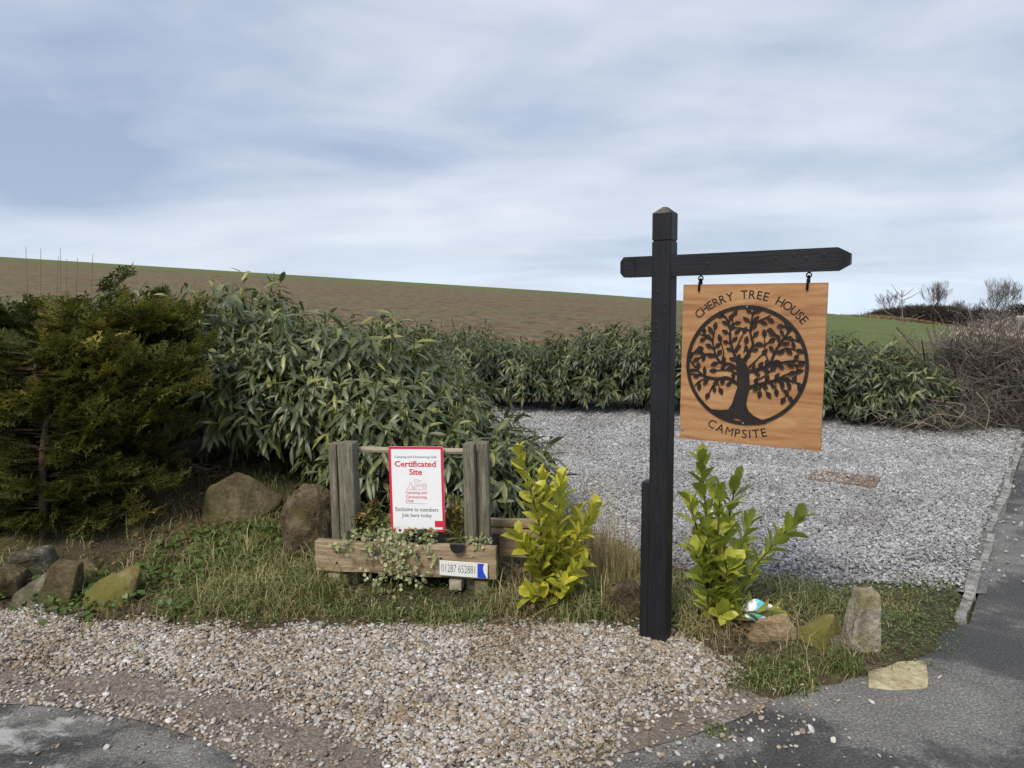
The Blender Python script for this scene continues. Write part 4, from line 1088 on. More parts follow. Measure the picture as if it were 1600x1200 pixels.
rock('rock', 96, 150, 880, 942, 0.03, 'sandstone_olive', 'mossy brown rock wedged between two larger ones in the pile', 15, None, 0.8, 0.03, 0.4, G1, y=3.92)
rock('rock', 122, 212, 890, 952, 0.02, 'rock_mossy', 'yellow-green lichened rock pointing up at the right end of the pile', 16,
     [(-1, -0.5, 0.35), (-0.75, -0.8, 0.1), (-0.3, -1, 0), (0.3, -0.9, 0.1), (0.75, -0.6, 0.3), (1, -0.1, 0.9), (0.85, 0.1, 1), (0.4, 0.0, 0.82), (-0.3, 0.1, 0.75), (-0.7, 0, 0.6), (0.1, -0.8, 0.45), (0.6, 0.8, 0.3), (-0.6, 0.8, 0.2)], 0.7, 0.025, 0.1, G1)
rock('rock', 80, 128, 855, 908, 0.14, 'rock_grey', 'shaded grey rock at the back of the rock pile', 17, None, 0.8, 0.03, 0, G1, y=4.15)
# round the signpost and the right-hand laurel
rock('rock', 950, 1018, 906, 968, 0.02, 'rock_rough', 'brown rock in the grass just left of the signpost', 21, None, 0.9, 0.05, 0, None, bev=0.1, n=20)
G2 = 'edging rocks right of the signpost'
rock('rock', 1168, 1254, 966, 1009, 0.015, 'sandstone_tan', 'low tan layered sandstone beside the crumpled packet', 22,
     [(-1, -0.5, 0.3), (-0.6, -0.8, 0.1), (0, -1, 0.02), (0.85, -0.9, 0.0), (1, -0.5, 0.35), (0.65, -0.2, 0.95), (0.5, 0, 1), (0.2, 0, 0.85), (-0.4, 0, 0.82), (-0.8, -0.2, 0.5), (0.9, 0.8, 0.3), (-0.7, 0.8, 0.3), (0.3, -0.9, 0.5)], 0.55, 0.025, -0.05, G2)
rock('rock', 1250, 1324, 962, 1016, 0.015, 'rock_mossy', 'angular mossy green rock between the tan and upright stones', 23,
     [(-1, -0.3, 0.45), (-0.85, -0.1, 0.68), (0.45, 0.1, 0.98), (0.72, 0.0, 1), (1, -0.1, 0.5), (0.9, -0.4, 0.38), (0.2, -1, 0.0), (0.0, -1, 0.03), (-0.5, -0.8, 0.28), (0.12, -0.85, 0.72), (0.7, 0.8, 0.5), (-0.7, 0.7, 0.4), (0, 0.8, 0)], 0.7, 0.018, 0.0, G2)
rock('rock', 1322, 1382, 919, 1020, 0.012, 'rock_pale', 'upright pale block of stone standing on the verge corner', 24,
     [(-1, -0.9, 0.14), (-0.95, -0.9, 0.30), (0.1, -1, 0.0), (0.9, -0.9, 0.04), (1, 0.7, 0.05), (-1, 0.7, 0.1), (-0.35, -0.8, 0.62), (-0.28, -0.6, 0.98), (0.1, -0.7, 1), (0.82, -0.65, 0.97), (0.95, 0.5, 1), (-0.2, 0.6, 1), (0.75, -1, 0.3)], 0.75, 0.035, 0.1, G2)
rock('rock', 1296, 1345, 1000, 1026, 0.012, 'rock_grey', 'small flat grey stone at the foot of the upright block', 25, None, 0.9, 0.02, 0.0, G2)
rock('stone_slab', 1352, 1494, 1063, 1074, 0.0, 'slab_yellow', 'flat pale yellow stone slab set flush beside the tarmac', 26,
     [(-1, -0.75, 0.9), (-0.85, -0.3, 1), (-0.5, 0.75, 1), (-0.35, 0.9, 1), (0.92, 1, 1), (1, 0.85, 1), (0.55, -0.5, 1), (0.3, -1, 0.95), (-0.5, -1, 0.9), (-1, -0.75, 0), (1, 0.85, 0), (0.3, -1, 0), (-0.35, 0.9, 0)], 0.62, 0.010, 0.06, None, bev=0.03)
rock('rock', 610, 668, 905, 945, 0.02, 'rock_grey', 'grey stone in the shadow under the middle of the planter', 27, None, 0.9, 0.03, 0.0, None, y=4.0)
rock('rock', 676, 712, 903, 945, 0.02, 'sandstone_olive', 'olive stone under the right end of the planter', 28, None, 0.9, 0.03, 0.0, None, y=3.98)

# ------------------------------------------------------------------ plants
mat_leaf('laurel_leaf', (0.038, 0.056, 0.022), (0.112, 0.138, 0.056), (0.27, 0.265, 0.075), 0.40, 0.18, (0.17, 0.20, 0.10), 0.55, (0.12, 0.14, 0.08))
mat_leaf('laurel_leaf_far', (0.030, 0.046, 0.020), (0.088, 0.112, 0.048), (0.20, 0.205, 0.065), 0.42, 0.16, None, 0.5, (0.10, 0.12, 0.07))
mat_leaf('young_leaf', (0.30, 0.31, 0.022), (0.58, 0.54, 0.045), (0.70, 0.58, 0.07), 0.42, 0.3, (0.42, 0.42, 0.13), 0.5, (0.30, 0.33, 0.08))
mat_leaf('young_leaf_green', (0.255, 0.30, 0.032), (0.51, 0.52, 0.065), (0.64, 0.56, 0.08), 0.42, 0.3, (0.36, 0.38, 0.12), 0.5, (0.25, 0.30, 0.08))
mat_leaf('ivy_leaf', (0.075, 0.11, 0.03), (0.26, 0.28, 0.12), (0.50, 0.47, 0.28), 0.5, 0.2, (0.10, 0.15, 0.04), 0.4)
mat_leaf('spurge_leaf', (0.06, 0.085, 0.02), (0.17, 0.17, 0.045), (0.36, 0.16, 0.07), 0.5, 0.2)
mat_leaf('golden_leaf', (0.055, 0.06, 0.012), (0.16, 0.13, 0.022), (0.30, 0.22, 0.03), 0.5, 0.2)
mat_leaf('dark_leaf', (0.02, 0.035, 0.016), (0.06, 0.085, 0.04), (0.12, 0.15, 0.07), 0.5, 0.15)
mat_leaf('weed_leaf', (0.045, 0.085, 0.016), (0.11, 0.17, 0.035), (0.19, 0.24, 0.06), 0.5, 0.25)
mat_leaf('conifer_olive', (0.060, 0.068, 0.018), (0.140, 0.135, 0.036), (0.28, 0.235, 0.058), 0.75, 0.3, None, 0.12)
mat_leaf('conifer_dark', (0.034, 0.050, 0.018), (0.080, 0.100, 0.034), (0.15, 0.155, 0.05), 0.75, 0.25, None, 0.12)
mat_leaf('grass_blade', (0.062, 0.090, 0.022), (0.165, 0.195, 0.052), (0.50, 0.43, 0.23), 0.55, 0.25, None, 0.35)
mat_leaf('dry_stalk', (0.20, 0.145, 0.075), (0.40, 0.31, 0.175), (0.52, 0.43, 0.27), 0.7, 0.2, None, 0.2)
mat_leaf('petal', (0.75, 0.74, 0.76), (0.85, 0.85, 0.85), (0.9, 0.9, 0.9), 0.6, 0.3)
mat_leaf('brown_leaf', (0.09, 0.05, 0.025), (0.22, 0.12, 0.055), (0.38, 0.24, 0.12), 0.7, 0.15)
mat_twig('laurel_stem', (0.06, 0.065, 0.02), (0.22, 0.22, 0.06))
mat_twig('bark', (0.045, 0.030, 0.02), (0.15, 0.105, 0.07))
mat_twig('thorn_twig', (0.055, 0.047, 0.041), (0.23, 0.20, 0.17))
mat_twig('dead_twig', (0.07, 0.045, 0.032), (0.26, 0.20, 0.145))
mat_twig('far_bark', (0.10, 0.088, 0.075), (0.22, 0.195, 0.17))
mat_twig('far_hedge_twig', (0.030, 0.026, 0.022), (0.075, 0.06, 0.045))
mat_twig('bud_spike', (0.12, 0.14, 0.03), (0.28, 0.29, 0.08))

def leaf_meshes(tpl, mat, nvar=5):
    out = []
    for i in range(nvar):
        v = (i+0.5)/nvar*0.98
        me = np_mesh('leaf', tpl[0], tpl[1], True, var=np.full(len(tpl[0]), v), rib=tpl[2]); me.materials.append(mat); out.append(me)
    return out
def place_leaves(root, tpl, mat, O, X, Y, Z, var, nparts, score=None, name='leaf', mass='foliage'):
    """the leaves that show largest become parts, the rest one mass; O relative to root"""
    n = len(O); sel = np.zeros(n, bool)
    if n <= nparts: sel[:] = True
    else:
        order = np.argsort(-score)[:nparts*3]
        sel[rng.choice(order, nparts, replace=False)] = True
    meshes = leaf_meshes(tpl, mat)
    for i in np.nonzero(sel)[0]:
        me = meshes[min(int(var[i]*len(meshes)), len(meshes)-1)]
        o = bpy.data.objects.new(name, me); COL.objects.link(o); o.parent = root
        M_ = Matrix(((X[i][0], Y[i][0], Z[i][0], O[i][0]), (X[i][1], Y[i][1], Z[i][1], O[i][1]), (X[i][2], Y[i][2], Z[i][2], O[i][2]), (0, 0, 0, 1)))
        o.matrix_local = M_
    r = ~sel
    if r.any():
        V, T = merge(tpl[0], tpl[1], O[r], X[r], Y[r], Z[r]); k = len(tpl[0])
        me = np_mesh(mass, V, T, True, var=np.repeat(var[r], k), rib=np.tile(tpl[2], r.sum()))
        o = link(mass, me, mat, root); o['kind'] = 'stuff'
NARROW = LEAF
UPV = np.array((0, 0, 1.0))
def laurel(name, label, base, rx, ry, h, nshoot, leaf=0.155, parts=300, mat='laurel_leaf', seed=0, spikes=0, group=None, cat='laurel', low=0.16, lw=0.118, yaw=0.0, shape=2.4):
    g = np.random.default_rng(seed+100)
    root = empty(name, tuple(base), label, cat, group)
    O = []; A = []; U = []; Ln = []; Vr = []; SC = []
    stems = MB(); sp_ = MB(); nsp = 0
    tocam = unit(CO-np.array(base))
    cyw, syw = math.cos(yaw), math.sin(yaw)
    # woody frame
    for i in range(7):
        a = g.uniform(0, 6.28); r0 = g.uniform(0.05, 0.25)
        p0 = np.array((math.cos(a)*rx*r0, math.sin(a)*ry*r0, -0.05)); p2 = np.array((math.cos(a)*rx*0.7, math.sin(a)*ry*0.7, h*g.uniform(0.5, 0.85)))
        p1 = p0*0.5+p2*0.5+np.array((0, 0, 0.1*h)); stems.tube([p0, p1, p2], [0.018, 0.012, 0.006], 5, 0.1)
    for s_ in range(nshoot):
        # point in a rounded dome, mostly near its skin
        th = g.uniform(0, 2*math.pi); u = g.uniform(-0.25, 1.0)
        ph = math.asin(np.clip(u, -1, 1)); rr = g.uniform(0.45, 1.0)**0.6
        cx_ = math.copysign(abs(math.cos(th)*math.cos(ph))**(2/shape), math.cos(th)); cy_ = math.copysign(abs(math.sin(th)*math.cos(ph))**(2/shape), math.sin(th)); cz_ = math.copysign(abs(math.sin(ph))**(2/shape), ph)
        lump = 1+0.16*mnoise.noise(Vector((cx_*1.7+seed, cy_*1.7, cz_*1.7)))
        z0 = h*0.42
        lx, ly = cx_*rx*rr*lump, cy_*ry*rr*lump
        p = np.array((lx*cyw-ly*syw, lx*syw+ly*cyw, z0+cz_*(h*0.55 if cz_ > 0 else (z0-low))*rr*lump))
        out = unit(np.array((p[0]/rx, p[1]/ry, (p[2]-z0)/h*0.9)))
        d = unit(out*0.75+UPV*(0.35+0.6*max(cz_, 0))+g.normal(0, 0.28, 3))
        L = leaf*g.uniform(1.5, 2.7); m = int(g.integers(9, 15))
        t = np.linspace(0.1, 1, m)
        sag = -0.25*L*(t**2)*(1-abs(d[2]))
        pos = p+d*(L*t)[:, None]-d*L*0.55; pos[:, 2] += sag
        ref = unit(np.cross(d, np.array((0.31, 0.52, 0.79)))); bi = np.cross(d, ref)
        az = np.arange(m)*2.399+g.uniform(0, 6)
        rad = np.cos(az)[:, None]*ref+np.sin(az)[:, None]*bi
        spread = np.linspace(1.0, 0.45, m)[:, None]
        ax = unit(rad*spread+d*(0.45+0.5*t)[:, None]+np.array((0, 0, -1.0))*g.uniform(0.55, 1.35, m)[:, None])
        O.append(pos); A.append(ax); U.append(unit(out*0.75+d*0.35+UPV*0.55+g.normal(0, 0.18, (m, 3)))); Ln.append(leaf*g.uniform(0.5, 1.2, m)*np.linspace(1.08, 0.72, m)*g.uniform(0.8, 1.15))
        bv = g.normal(0.44, 0.20)
        Vr.append(np.clip(bv+g.normal(0, 0.12, m)+0.34*(t > 0.8)*(g.random() < 0.5)+0.45*(g.random(m) < 0.025), 0, 0.999)); SC.append(np.full(m, rr*(unit(out)@tocam*0.8+0.35*max(cz_, 0))))
        stems.tube([p-d*L*0.6, p, pos[-1]], [0.006, 0.0045, 0.002], 3, 0.6+0.3*g.random(), cap=False)
        if nsp < spikes and rr > 0.8 and g.random() < 0.8:
            k = int(g.integers(3, 8))
            for q in range(k):
                b0 = pos[min(m-1, 3+q)]+g.normal(0, 0.008, 3); hh = g.uniform(0.045, 0.085)
                sp_.tube([b0, b0+np.array((0, 0, hh*0.6))+d*0.01, b0+np.array((0, 0, hh))+d*0.014], [0.004, 0.0058, 0.0022], 5, g.random(), cap=True); nsp += 1
    O = np.vstack(O); A = np.vstack(A); U = np.vstack(U); Ln = np.concatenate(Ln); var = np.concatenate(Vr); sc = np.concatenate(SC)
    gk = np.array([-0.0])  # keep leaves above the ground
    ok = O[:, 2] > 0.05
    O, A, U, Ln, var, sc = O[ok], A[ok], U[ok], Ln[ok], var[ok], sc[ok]
    X, Y, Z = frames(A, U, Ln, Ln*lw*g.uniform(0.85, 1.15, len(Ln)))
    place_leaves(root, NARROW, MAT[mat], O, X, Y, Z, var, parts, sc)
    o = stems.build('stems', MAT['laurel_stem'], root, True); o['kind'] = 'stuff'
    if nsp: o = sp_.build('flower_buds', MAT['bud_spike'], root, True); o['kind'] = 'stuff'
    return root
GH = 'laurel bushes along the verge behind the planter'
def bz(x, y): return (x, y, gz(x, y))
laurel('laurel_bush', 'tallest grey-green laurel beside the conifer, above the flat-faced boulder', bz(-2.2, 5.75), 0.90, 0.75, 1.30, 700, 0.185, 300, seed=1, spikes=200, group=GH, low=0.32)
laurel('laurel_bush', 'broad laurel bush directly behind the pitted brown boulder', bz(-1.38, 5.65), 0.85, 0.75, 1.12, 660, 0.185, 300, seed=2, spikes=200, group=GH, low=0.30)
laurel('laurel_bush', 'mid-height laurel bush behind the white panel in the planter', bz(-0.80, 5.35), 0.66, 0.65, 0.90, 540, 0.18, 300, seed=3, spikes=90, group=GH, low=0.15)
laurel('laurel_bush', 'low drooping laurel at the hedge end spilling over the grey yard', bz(-0.27, 5.0), 0.47, 0.5, 0.62, 400, 0.18, 300, seed=4, spikes=40, group=GH, low=0.08)
laurel('laurel_bush', 'dark laurel bush behind the front row where hedges meet', (-1.35, 7.3, 0.10), 1.0, 0.9, 1.08, 420, 0.16, 200, seed=5, group=GH)
laurel('laurel_bush', 'far laurel behind the tallest one beside the conifer', (-2.75, 6.5, 0.3), 1.0, 0.8, 1.15, 420, 0.16, 120, seed=6, group=GH, low=0.04)
GF = 'laurel hedge at the back of the yard'
far = [(690, 9.95, 1.25, 1.28, 'left-hand laurel mound of the hedge across the back of the yard'), (800, 9.85, 1.0, 1.00, 'lower laurel in the dip of the back hedge, left of the signpost'),
       (890, 9.75, 0.95, 1.03, 'laurel of the back hedge midway between its dip and the signpost'), (985, 9.5, 1.0, 1.20, 'laurel of the back hedge just left of the black signpost'),
       (1100, 9.1, 1.05, 1.26, 'laurel of the back hedge showing between post and hanging sign'), (1215, 8.75, 1.0, 1.24, 'laurel of the back hedge hidden mostly behind the hanging sign'),
       (1315, 8.45, 0.85, 1.06, 'laurel of the back hedge just right of the hanging sign'), (1400, 8.2, 0.62, 0.78, 'lowest laurel at the right end of the back hedge by the bare twigs')]
for i, (px, yy, rx, hh, lab) in enumerate(far):
    p = D(px, 620, yy+0.55)
    laurel('laurel_bush', lab, (p[0], yy+0.55, 0.0), rx, 0.72, hh*0.93, 400, 0.16, 200, 'laurel_leaf_far', seed=20+i, group=GF, low=0.02, yaw=R(-25), shape=2.8)

# young bright laurels, each leaf its own part
def young(name, label, px, py, yb, stems_px, seed, leaf=0.115, mat='young_leaf', lean=0.08):
    g = np.random.default_rng(seed)
    b = P(px, py, 0.02); root = empty(name, (b[0], b[1], gz(b[0], b[1])-0.01), label, 'shrub')
    O = []; A = []; U = []; Ln = []; Vr = []; st = MB()
    b0 = np.array(root.location)
    for (sx, sy, tx, ty, dy, m) in stems_px:
        p0 = D(sx, sy, b[1]+0.01)-b0; p0[2] = max(p0[2], -0.02); p2 = D(tx, ty, b[1]+dy)-b0
        if sy >= py-15: p0 = np.array((p0[0], g.uniform(-0.02, 0.02), -0.03))
        mid = p0*0.5+p2*0.5+np.array(((p0[0]-p2[0])*0.12, 0, 0.03))
        line = smooth_line([p0, mid, p2], 8); d_all = unit(np.gradient(line, axis=0))
        st.tube(line, np.linspace(0.0065, 0.0028, len(line)), 6, 0.3)
        m = int(m*1.45); t = np.linspace(0.2, 1.0, m)
        for k in range(m):
            q = t[k]*(len(line)-1); i0 = min(int(q), len(line)-2); fr = q-i0
            pos = line[i0]*(1-fr)+line[i0+1]*fr; d = d_all[i0]
            az = k*2.399+g.uniform(-0.4, 0.4)
            ref = unit(np.cross(d, np.array((0.2, 0.9, 0.1)))); bi = np.cross(d, ref)
            radv = math.cos(az)*ref+math.sin(az)*bi
            top = t[k] > 0.86
            ax = unit(radv*(0.36 if top else 0.66)+d*(1.0 if top else 0.85)+g.normal(0, 0.12, 3))
            O.append(pos); A.append(ax); U.append(unit(d*0.9-radv*0.35+g.normal(0, 0.2, 3))); Ln.append(leaf*g.uniform(0.72, 1.12)*(0.8 if top else 1.0))
            Vr.append(np.clip(g.normal(0.45, 0.2)+0.15*top, 0, 0.999))
    O = np.array(O); A = np.array(A); U = np.array(U); Ln = np.array(Ln)
    X, Y, Z = frames(A, U, Ln, Ln*0.27*g.uniform(0.85, 1.15, len(Ln)))
    place_leaves(root, LEAF_BROAD, MAT[mat], O, X, Y, Z, np.array(Vr), 400)
    st.build('stem', MAT['bark'], root, True)
young('young_laurel', 'bright yellow-green young laurel between the planter and the signpost', 862, 945, 3.67,
      [(862, 945, 812, 708, 0.02, 24), (862, 945, 846, 745, 0.08, 22), (866, 945, 876, 755, 0.0, 24), (868, 945, 925, 800, -0.04, 26), (866, 945, 898, 805, 0.06, 20), (860, 945, 824, 850, -0.08, 16), (855, 945, 812, 838, -0.02, 12), (862, 945, 905, 885, -0.1, 14),
       (858, 948, 832, 930, -0.10, 8), (868, 948, 880, 915, -0.12, 9), (864, 945, 856, 830, 0.1, 16)], 5, 0.118, 'young_leaf')
young('young_laurel', 'green young laurel right of the signpost with one shoot leaning far right', 1120, 972, 3.44,
      [(1112, 968, 1096, 722, 0.03, 20), (1118, 968, 1150, 752, 0.04, 20), (1114, 968, 1125, 770, -0.02, 16), (1125, 970, 1172, 815, 0.05, 14), (1135, 965, 1245, 812, -0.02, 22), (1112, 968, 1078, 785, 0.0, 14), (1110, 968, 1085, 860, -0.06, 12),
       (1118, 968, 1140, 880, -0.08, 14), (1112, 970, 1105, 830, -0.05, 14), (1122, 970, 1205, 955, -0.1, 9), (1116, 972, 1130, 962, -0.1, 6), (1120, 970, 1160, 870, 0.0, 12)], 9, 0.118, 'young_leaf_green')

# plants in the planter
def planter_pt(lx, ly, z): 
    c, s_ = math.cos(PANG), math.sin(PANG); return np.array((FL[0]+lx*c-ly*s_, FL[1]+lx*s_+ly*c, gl+z))
ztop = zb+FH/2
IVY = (np.array([(0, 0, 0), (0.15, 0.55, 0.02), (0.42, 0.38, 0.05), (0.55, 0.62, 0), (0.68, 0.3, 0.03), (1, 0, -0.05), (0.68, -0.3, 0.03), (0.55, -0.62, 0), (0.42, -0.38, 0.05), (0.15, -0.55, 0.02), (0.45, 0, 0.0)]),
       np.array([(10, i, i+1) for i in range(9)]+[(10, 9, 0)])[:, [0, 2, 1]], np.array([0]*10+[1.0]))
iv = empty('trailing_ivy', tuple(planter_pt(0.5, 0.05, ztop-0.02)), 'variegated cream and green ivy trailing over the front timber', 'ivy')
g = np.random.default_rng(31); O = []; A = []; U = []; Ln = []; Vr = []; st = MB(); b0 = np.array(iv.location)
for k in range(34):
    lx = np.clip(g.normal(0.45, 0.13), 0.2, 0.66) if k < 28 else g.uniform(0.85, 0.92); drop = g.uniform(0.03, 0.26) if 0.25 < lx < 0.66 else g.uniform(0.0, 0.06)
    pts_ = [planter_pt(lx, 0.10, ztop+0.015), planter_pt(lx+g.normal(0, 0.02), 0.02, ztop+0.03), planter_pt(lx+g.normal(0, 0.02), -0.038, ztop-0.01), planter_pt(lx+g.normal(0, 0.03), -0.046-0.01*g.random(), ztop-drop*0.6), planter_pt(lx+g.normal(0, 0.04), -0.05-0.012*g.random(), ztop-drop-0.02)]
    ln = smooth_line([p-b0 for p in pts_], 5); ln = ln if k < 28 else ln[:9]; st.tube(ln, 0.0014, 4, 0.7, cap=False)
    for q in ln[2::1]:
        if g.random() < 0.62:
            for _ in range(int(g.integers(1, 4))):
                O.append(q+g.normal(0, 0.014, 3)*np.array((1, 0.6, 1))); A.append(unit(np.array((g.normal(0, 0.8), -0.35, g.normal(-0.35, 0.5))))); U.append(unit(np.array((g.normal(0, 0.35), -0.9, 0.6+g.normal(0, 0.3))))); Ln.append(g.uniform(0.010, 0.024)); Vr.append(np.clip(g.normal(0.68, 0.25), 0, 0.999))
for k in range(420):
    lx = g.uniform(0.20, 0.66); q = planter_pt(lx, g.uniform(-0.02, 0.14), ztop+g.uniform(0.0, 0.06))-b0
    O.append(q); A.append(unit(g.normal(0, 1, 3)*np.array((1, 1, 0.5)))); U.append(unit(np.array((g.normal(0, 0.3), -0.6, 0.9)))); Ln.append(g.uniform(0.010, 0.024)); Vr.append(np.clip(g.normal(0.66, 0.25), 0, 0.999))
O, A, U, Ln, Vr = map(np.array, (O, A, U, Ln, Vr)); X, Y, Z = frames(A, U, Ln, Ln)
place_leaves(iv, IVY, MAT['ivy_leaf'], O, X, Y, Z, Vr, 300, -O[:, 1]+g.random(len(O))*0.05)
st.build('vines', MAT['dead_twig'], iv, True)['kind'] = 'stuff'
def tuft(name, label, lx, ly, w, h, n, ll, lw, mat, seed, cat='plant', tip=None, droop=0.3, zoff=0.0):
    g = np.random.default_rng(seed); root = empty(name, tuple(planter_pt(lx, ly, ztop-0.03+zoff)), label, cat)
    st = MB(); O = []; A = []; U = []; Ln = []; Vr = []
    ns = max(5, n//22)
    for k in range(ns):
        a = g.uniform(0, 6.28); r_ = g.random()**0.5; tp = np.array((math.cos(a)*w*r_, math.sin(a)*w*0.7*r_, h*(1-0.45*r_*r_)*g.uniform(0.8, 1.1)))
        ln = smooth_line([np.array((tp[0]*0.2, tp[1]*0.2, 0)), tp*np.array((0.6, 0.6, 0.6)), tp], 5); st.tube(ln, np.linspace(0.003, 0.0015, len(ln)), 4, 0.3, cap=False)
        dd = unit(np.gradient(ln, axis=0))
        for j in range(n//ns):
            t = (0.25+0.75*g.random())*(len(ln)-1); i0 = min(int(t), len(ln)-2); p = ln[i0]+(ln[i0+1]-ln[i0])*(t-i0); d = dd[i0]
            O.append(p); A.append(unit(g.normal(0, 0.7, 3)*np.array((1, 1, 0.6))+d*0.6-UPV*droop*g.random())); U.append(unit(d+g.normal(0, 0.3, 3))); Ln.append(ll*g.uniform(0.7, 1.2))
            v = g.normal(0.45, 0.18)+(0.4 if tip and t > 0.82*len(ln) else 0); Vr.append(np.clip(v, 0, 0.999))
    O, A, U, Ln, Vr = map(np.array, (O, A, U, Ln, Vr)); X, Y, Z = frames(A, U, Ln, Ln*lw)
    place_leaves(root, LEAF, MAT[mat], O, X, Y, Z, Vr, 120, -O[:, 1]); st.build('stems', MAT['laurel_stem'], root, True)['kind'] = 'stuff'
    return root
tuft('red_tipped_shrub', 'green shrub with orange-red tips at the left of the planter', 0.275, 0.10, 0.105, 0.215, 330, 0.045, 0.2, 'spurge_leaf', 1, 'shrub', True)
tuft('golden_shrub', 'dark golden small-leaved shrub right of the white panel', 0.745, 0.17, 0.075, 0.25, 420, 0.020, 0.35, 'golden_leaf', 2, 'shrub', True)
tuft('strappy_plant', 'spiky strap-leaved plant at the left end of the planter', 0.20, 0.06, 0.06, 0.085, 60, 0.085, 0.06, 'dark_leaf', 3, 'plant', None, 0.6)
tuft('strappy_plant', 'spiky tuft with tan leaves in front of the right planter posts', 0.775, 0.07, 0.05, 0.065, 60, 0.075, 0.06, 'spurge_leaf', 4, 'plant', None, 0.7)
tuft('grey_leaved_plant', 'low dark grey-green plant in front of the white panel', 0.565, 0.03, 0.10, 0.095, 340, 0.024, 0.3, 'dark_leaf', 5, 'plant')
pz = empty('pansy', tuple(planter_pt(0.487, -0.03, ztop+0.02)), 'single white pansy with dark centre below the white panel', 'flower')
for k, (a, L) in enumerate(((0.5, 0.021), (1.6, 0.023), (2.7, 0.021), (3.9, 0.019), (5.5, 0.019))):
    V = [(0, 0, 0)]+[(math.cos(a+t)*L*(1.0-0.1*t*t), -0.002-0.001*(k % 2), math.sin(a+t)*L*(1.0-0.1*t*t)) for t in np.linspace(-0.7, 0.7, 7)]
    mb = MB(); mb.add([(v[0], v[1]-0.012, v[2]+0.062) for v in V], [(0, i, i+1) for i in range(1, 7)]); mb.build('petal', MAT['petal'], pz)
mb = MB(); mb.tube([(0, -0.0155, 0.062), (0, -0.017, 0.062)], [0.0075, 0.004], 8); mb.build('centre', mat_plain('pansy_purple', (0.03, 0.008, 0.05), 0.7), pz)
mb = MB(); mb.tube([(0, 0, -0.02), (0, -0.005, 0.03), (0, -0.011, 0.062)], 0.0015, 5); mb.build('stem', MAT['laurel_stem'], pz)

# ------------------------------------------------------------------ conifers at the left
def spray_template():
    V = []; T = []
    def rh(p, d, L, w, z0=0.0, z1=0.0):
        o_ = len(V); nrm = np.array((-d[1], d[0])); q = p+d*L*0.45
        V.extend([(p[0], p[1], z0), (q[0]+nrm[0]*w, q[1]+nrm[1]*w, (z0+z1)/2+0.01), (p[0]+d[0]*L, p[1]+d[1]*L, z1), (q[0]-nrm[0]*w, q[1]-nrm[1]*w, (z0+z1)/2+0.01)])
        T.extend([(o_, o_+1, o_+2), (o_, o_+2, o_+3)])
    r_ = random.Random(2)
    rh(np.array((0., 0.)), np.array((1., 0.)), 1.0, 0.03, 0, -0.12)
    for i in range(4):
        t = 0.10+0.21*i
        for s_ in (-1, 1):
            an = s_*(0.85-0.25*t+r_.uniform(-0.12, 0.12)); d = np.array((math.cos(an), math.sin(an))); L = 0.46*(1-0.62*t)*r_.uniform(0.8, 1.15)
            p = np.array((t+0.02*s_, 0.)); zz = -0.12*t*t; lift = r_.uniform(-0.10, 0.10)
            rh(p, d, L, 0.046, zz, zz+lift)
            for j, f in enumerate((0.55,)):
                for s2 in (-1, 1):
                    a2 = an+s2*0.7; rh(p+d*L*f, np.array((math.cos(a2), math.sin(a2))), L*0.52, 0.036, zz+lift*f, zz+lift*f+r_.uniform(-0.06, 0.06))
    V = np.array(V); return V, np.array(T), np.zeros(len(V))
SPRAY = spray_template()
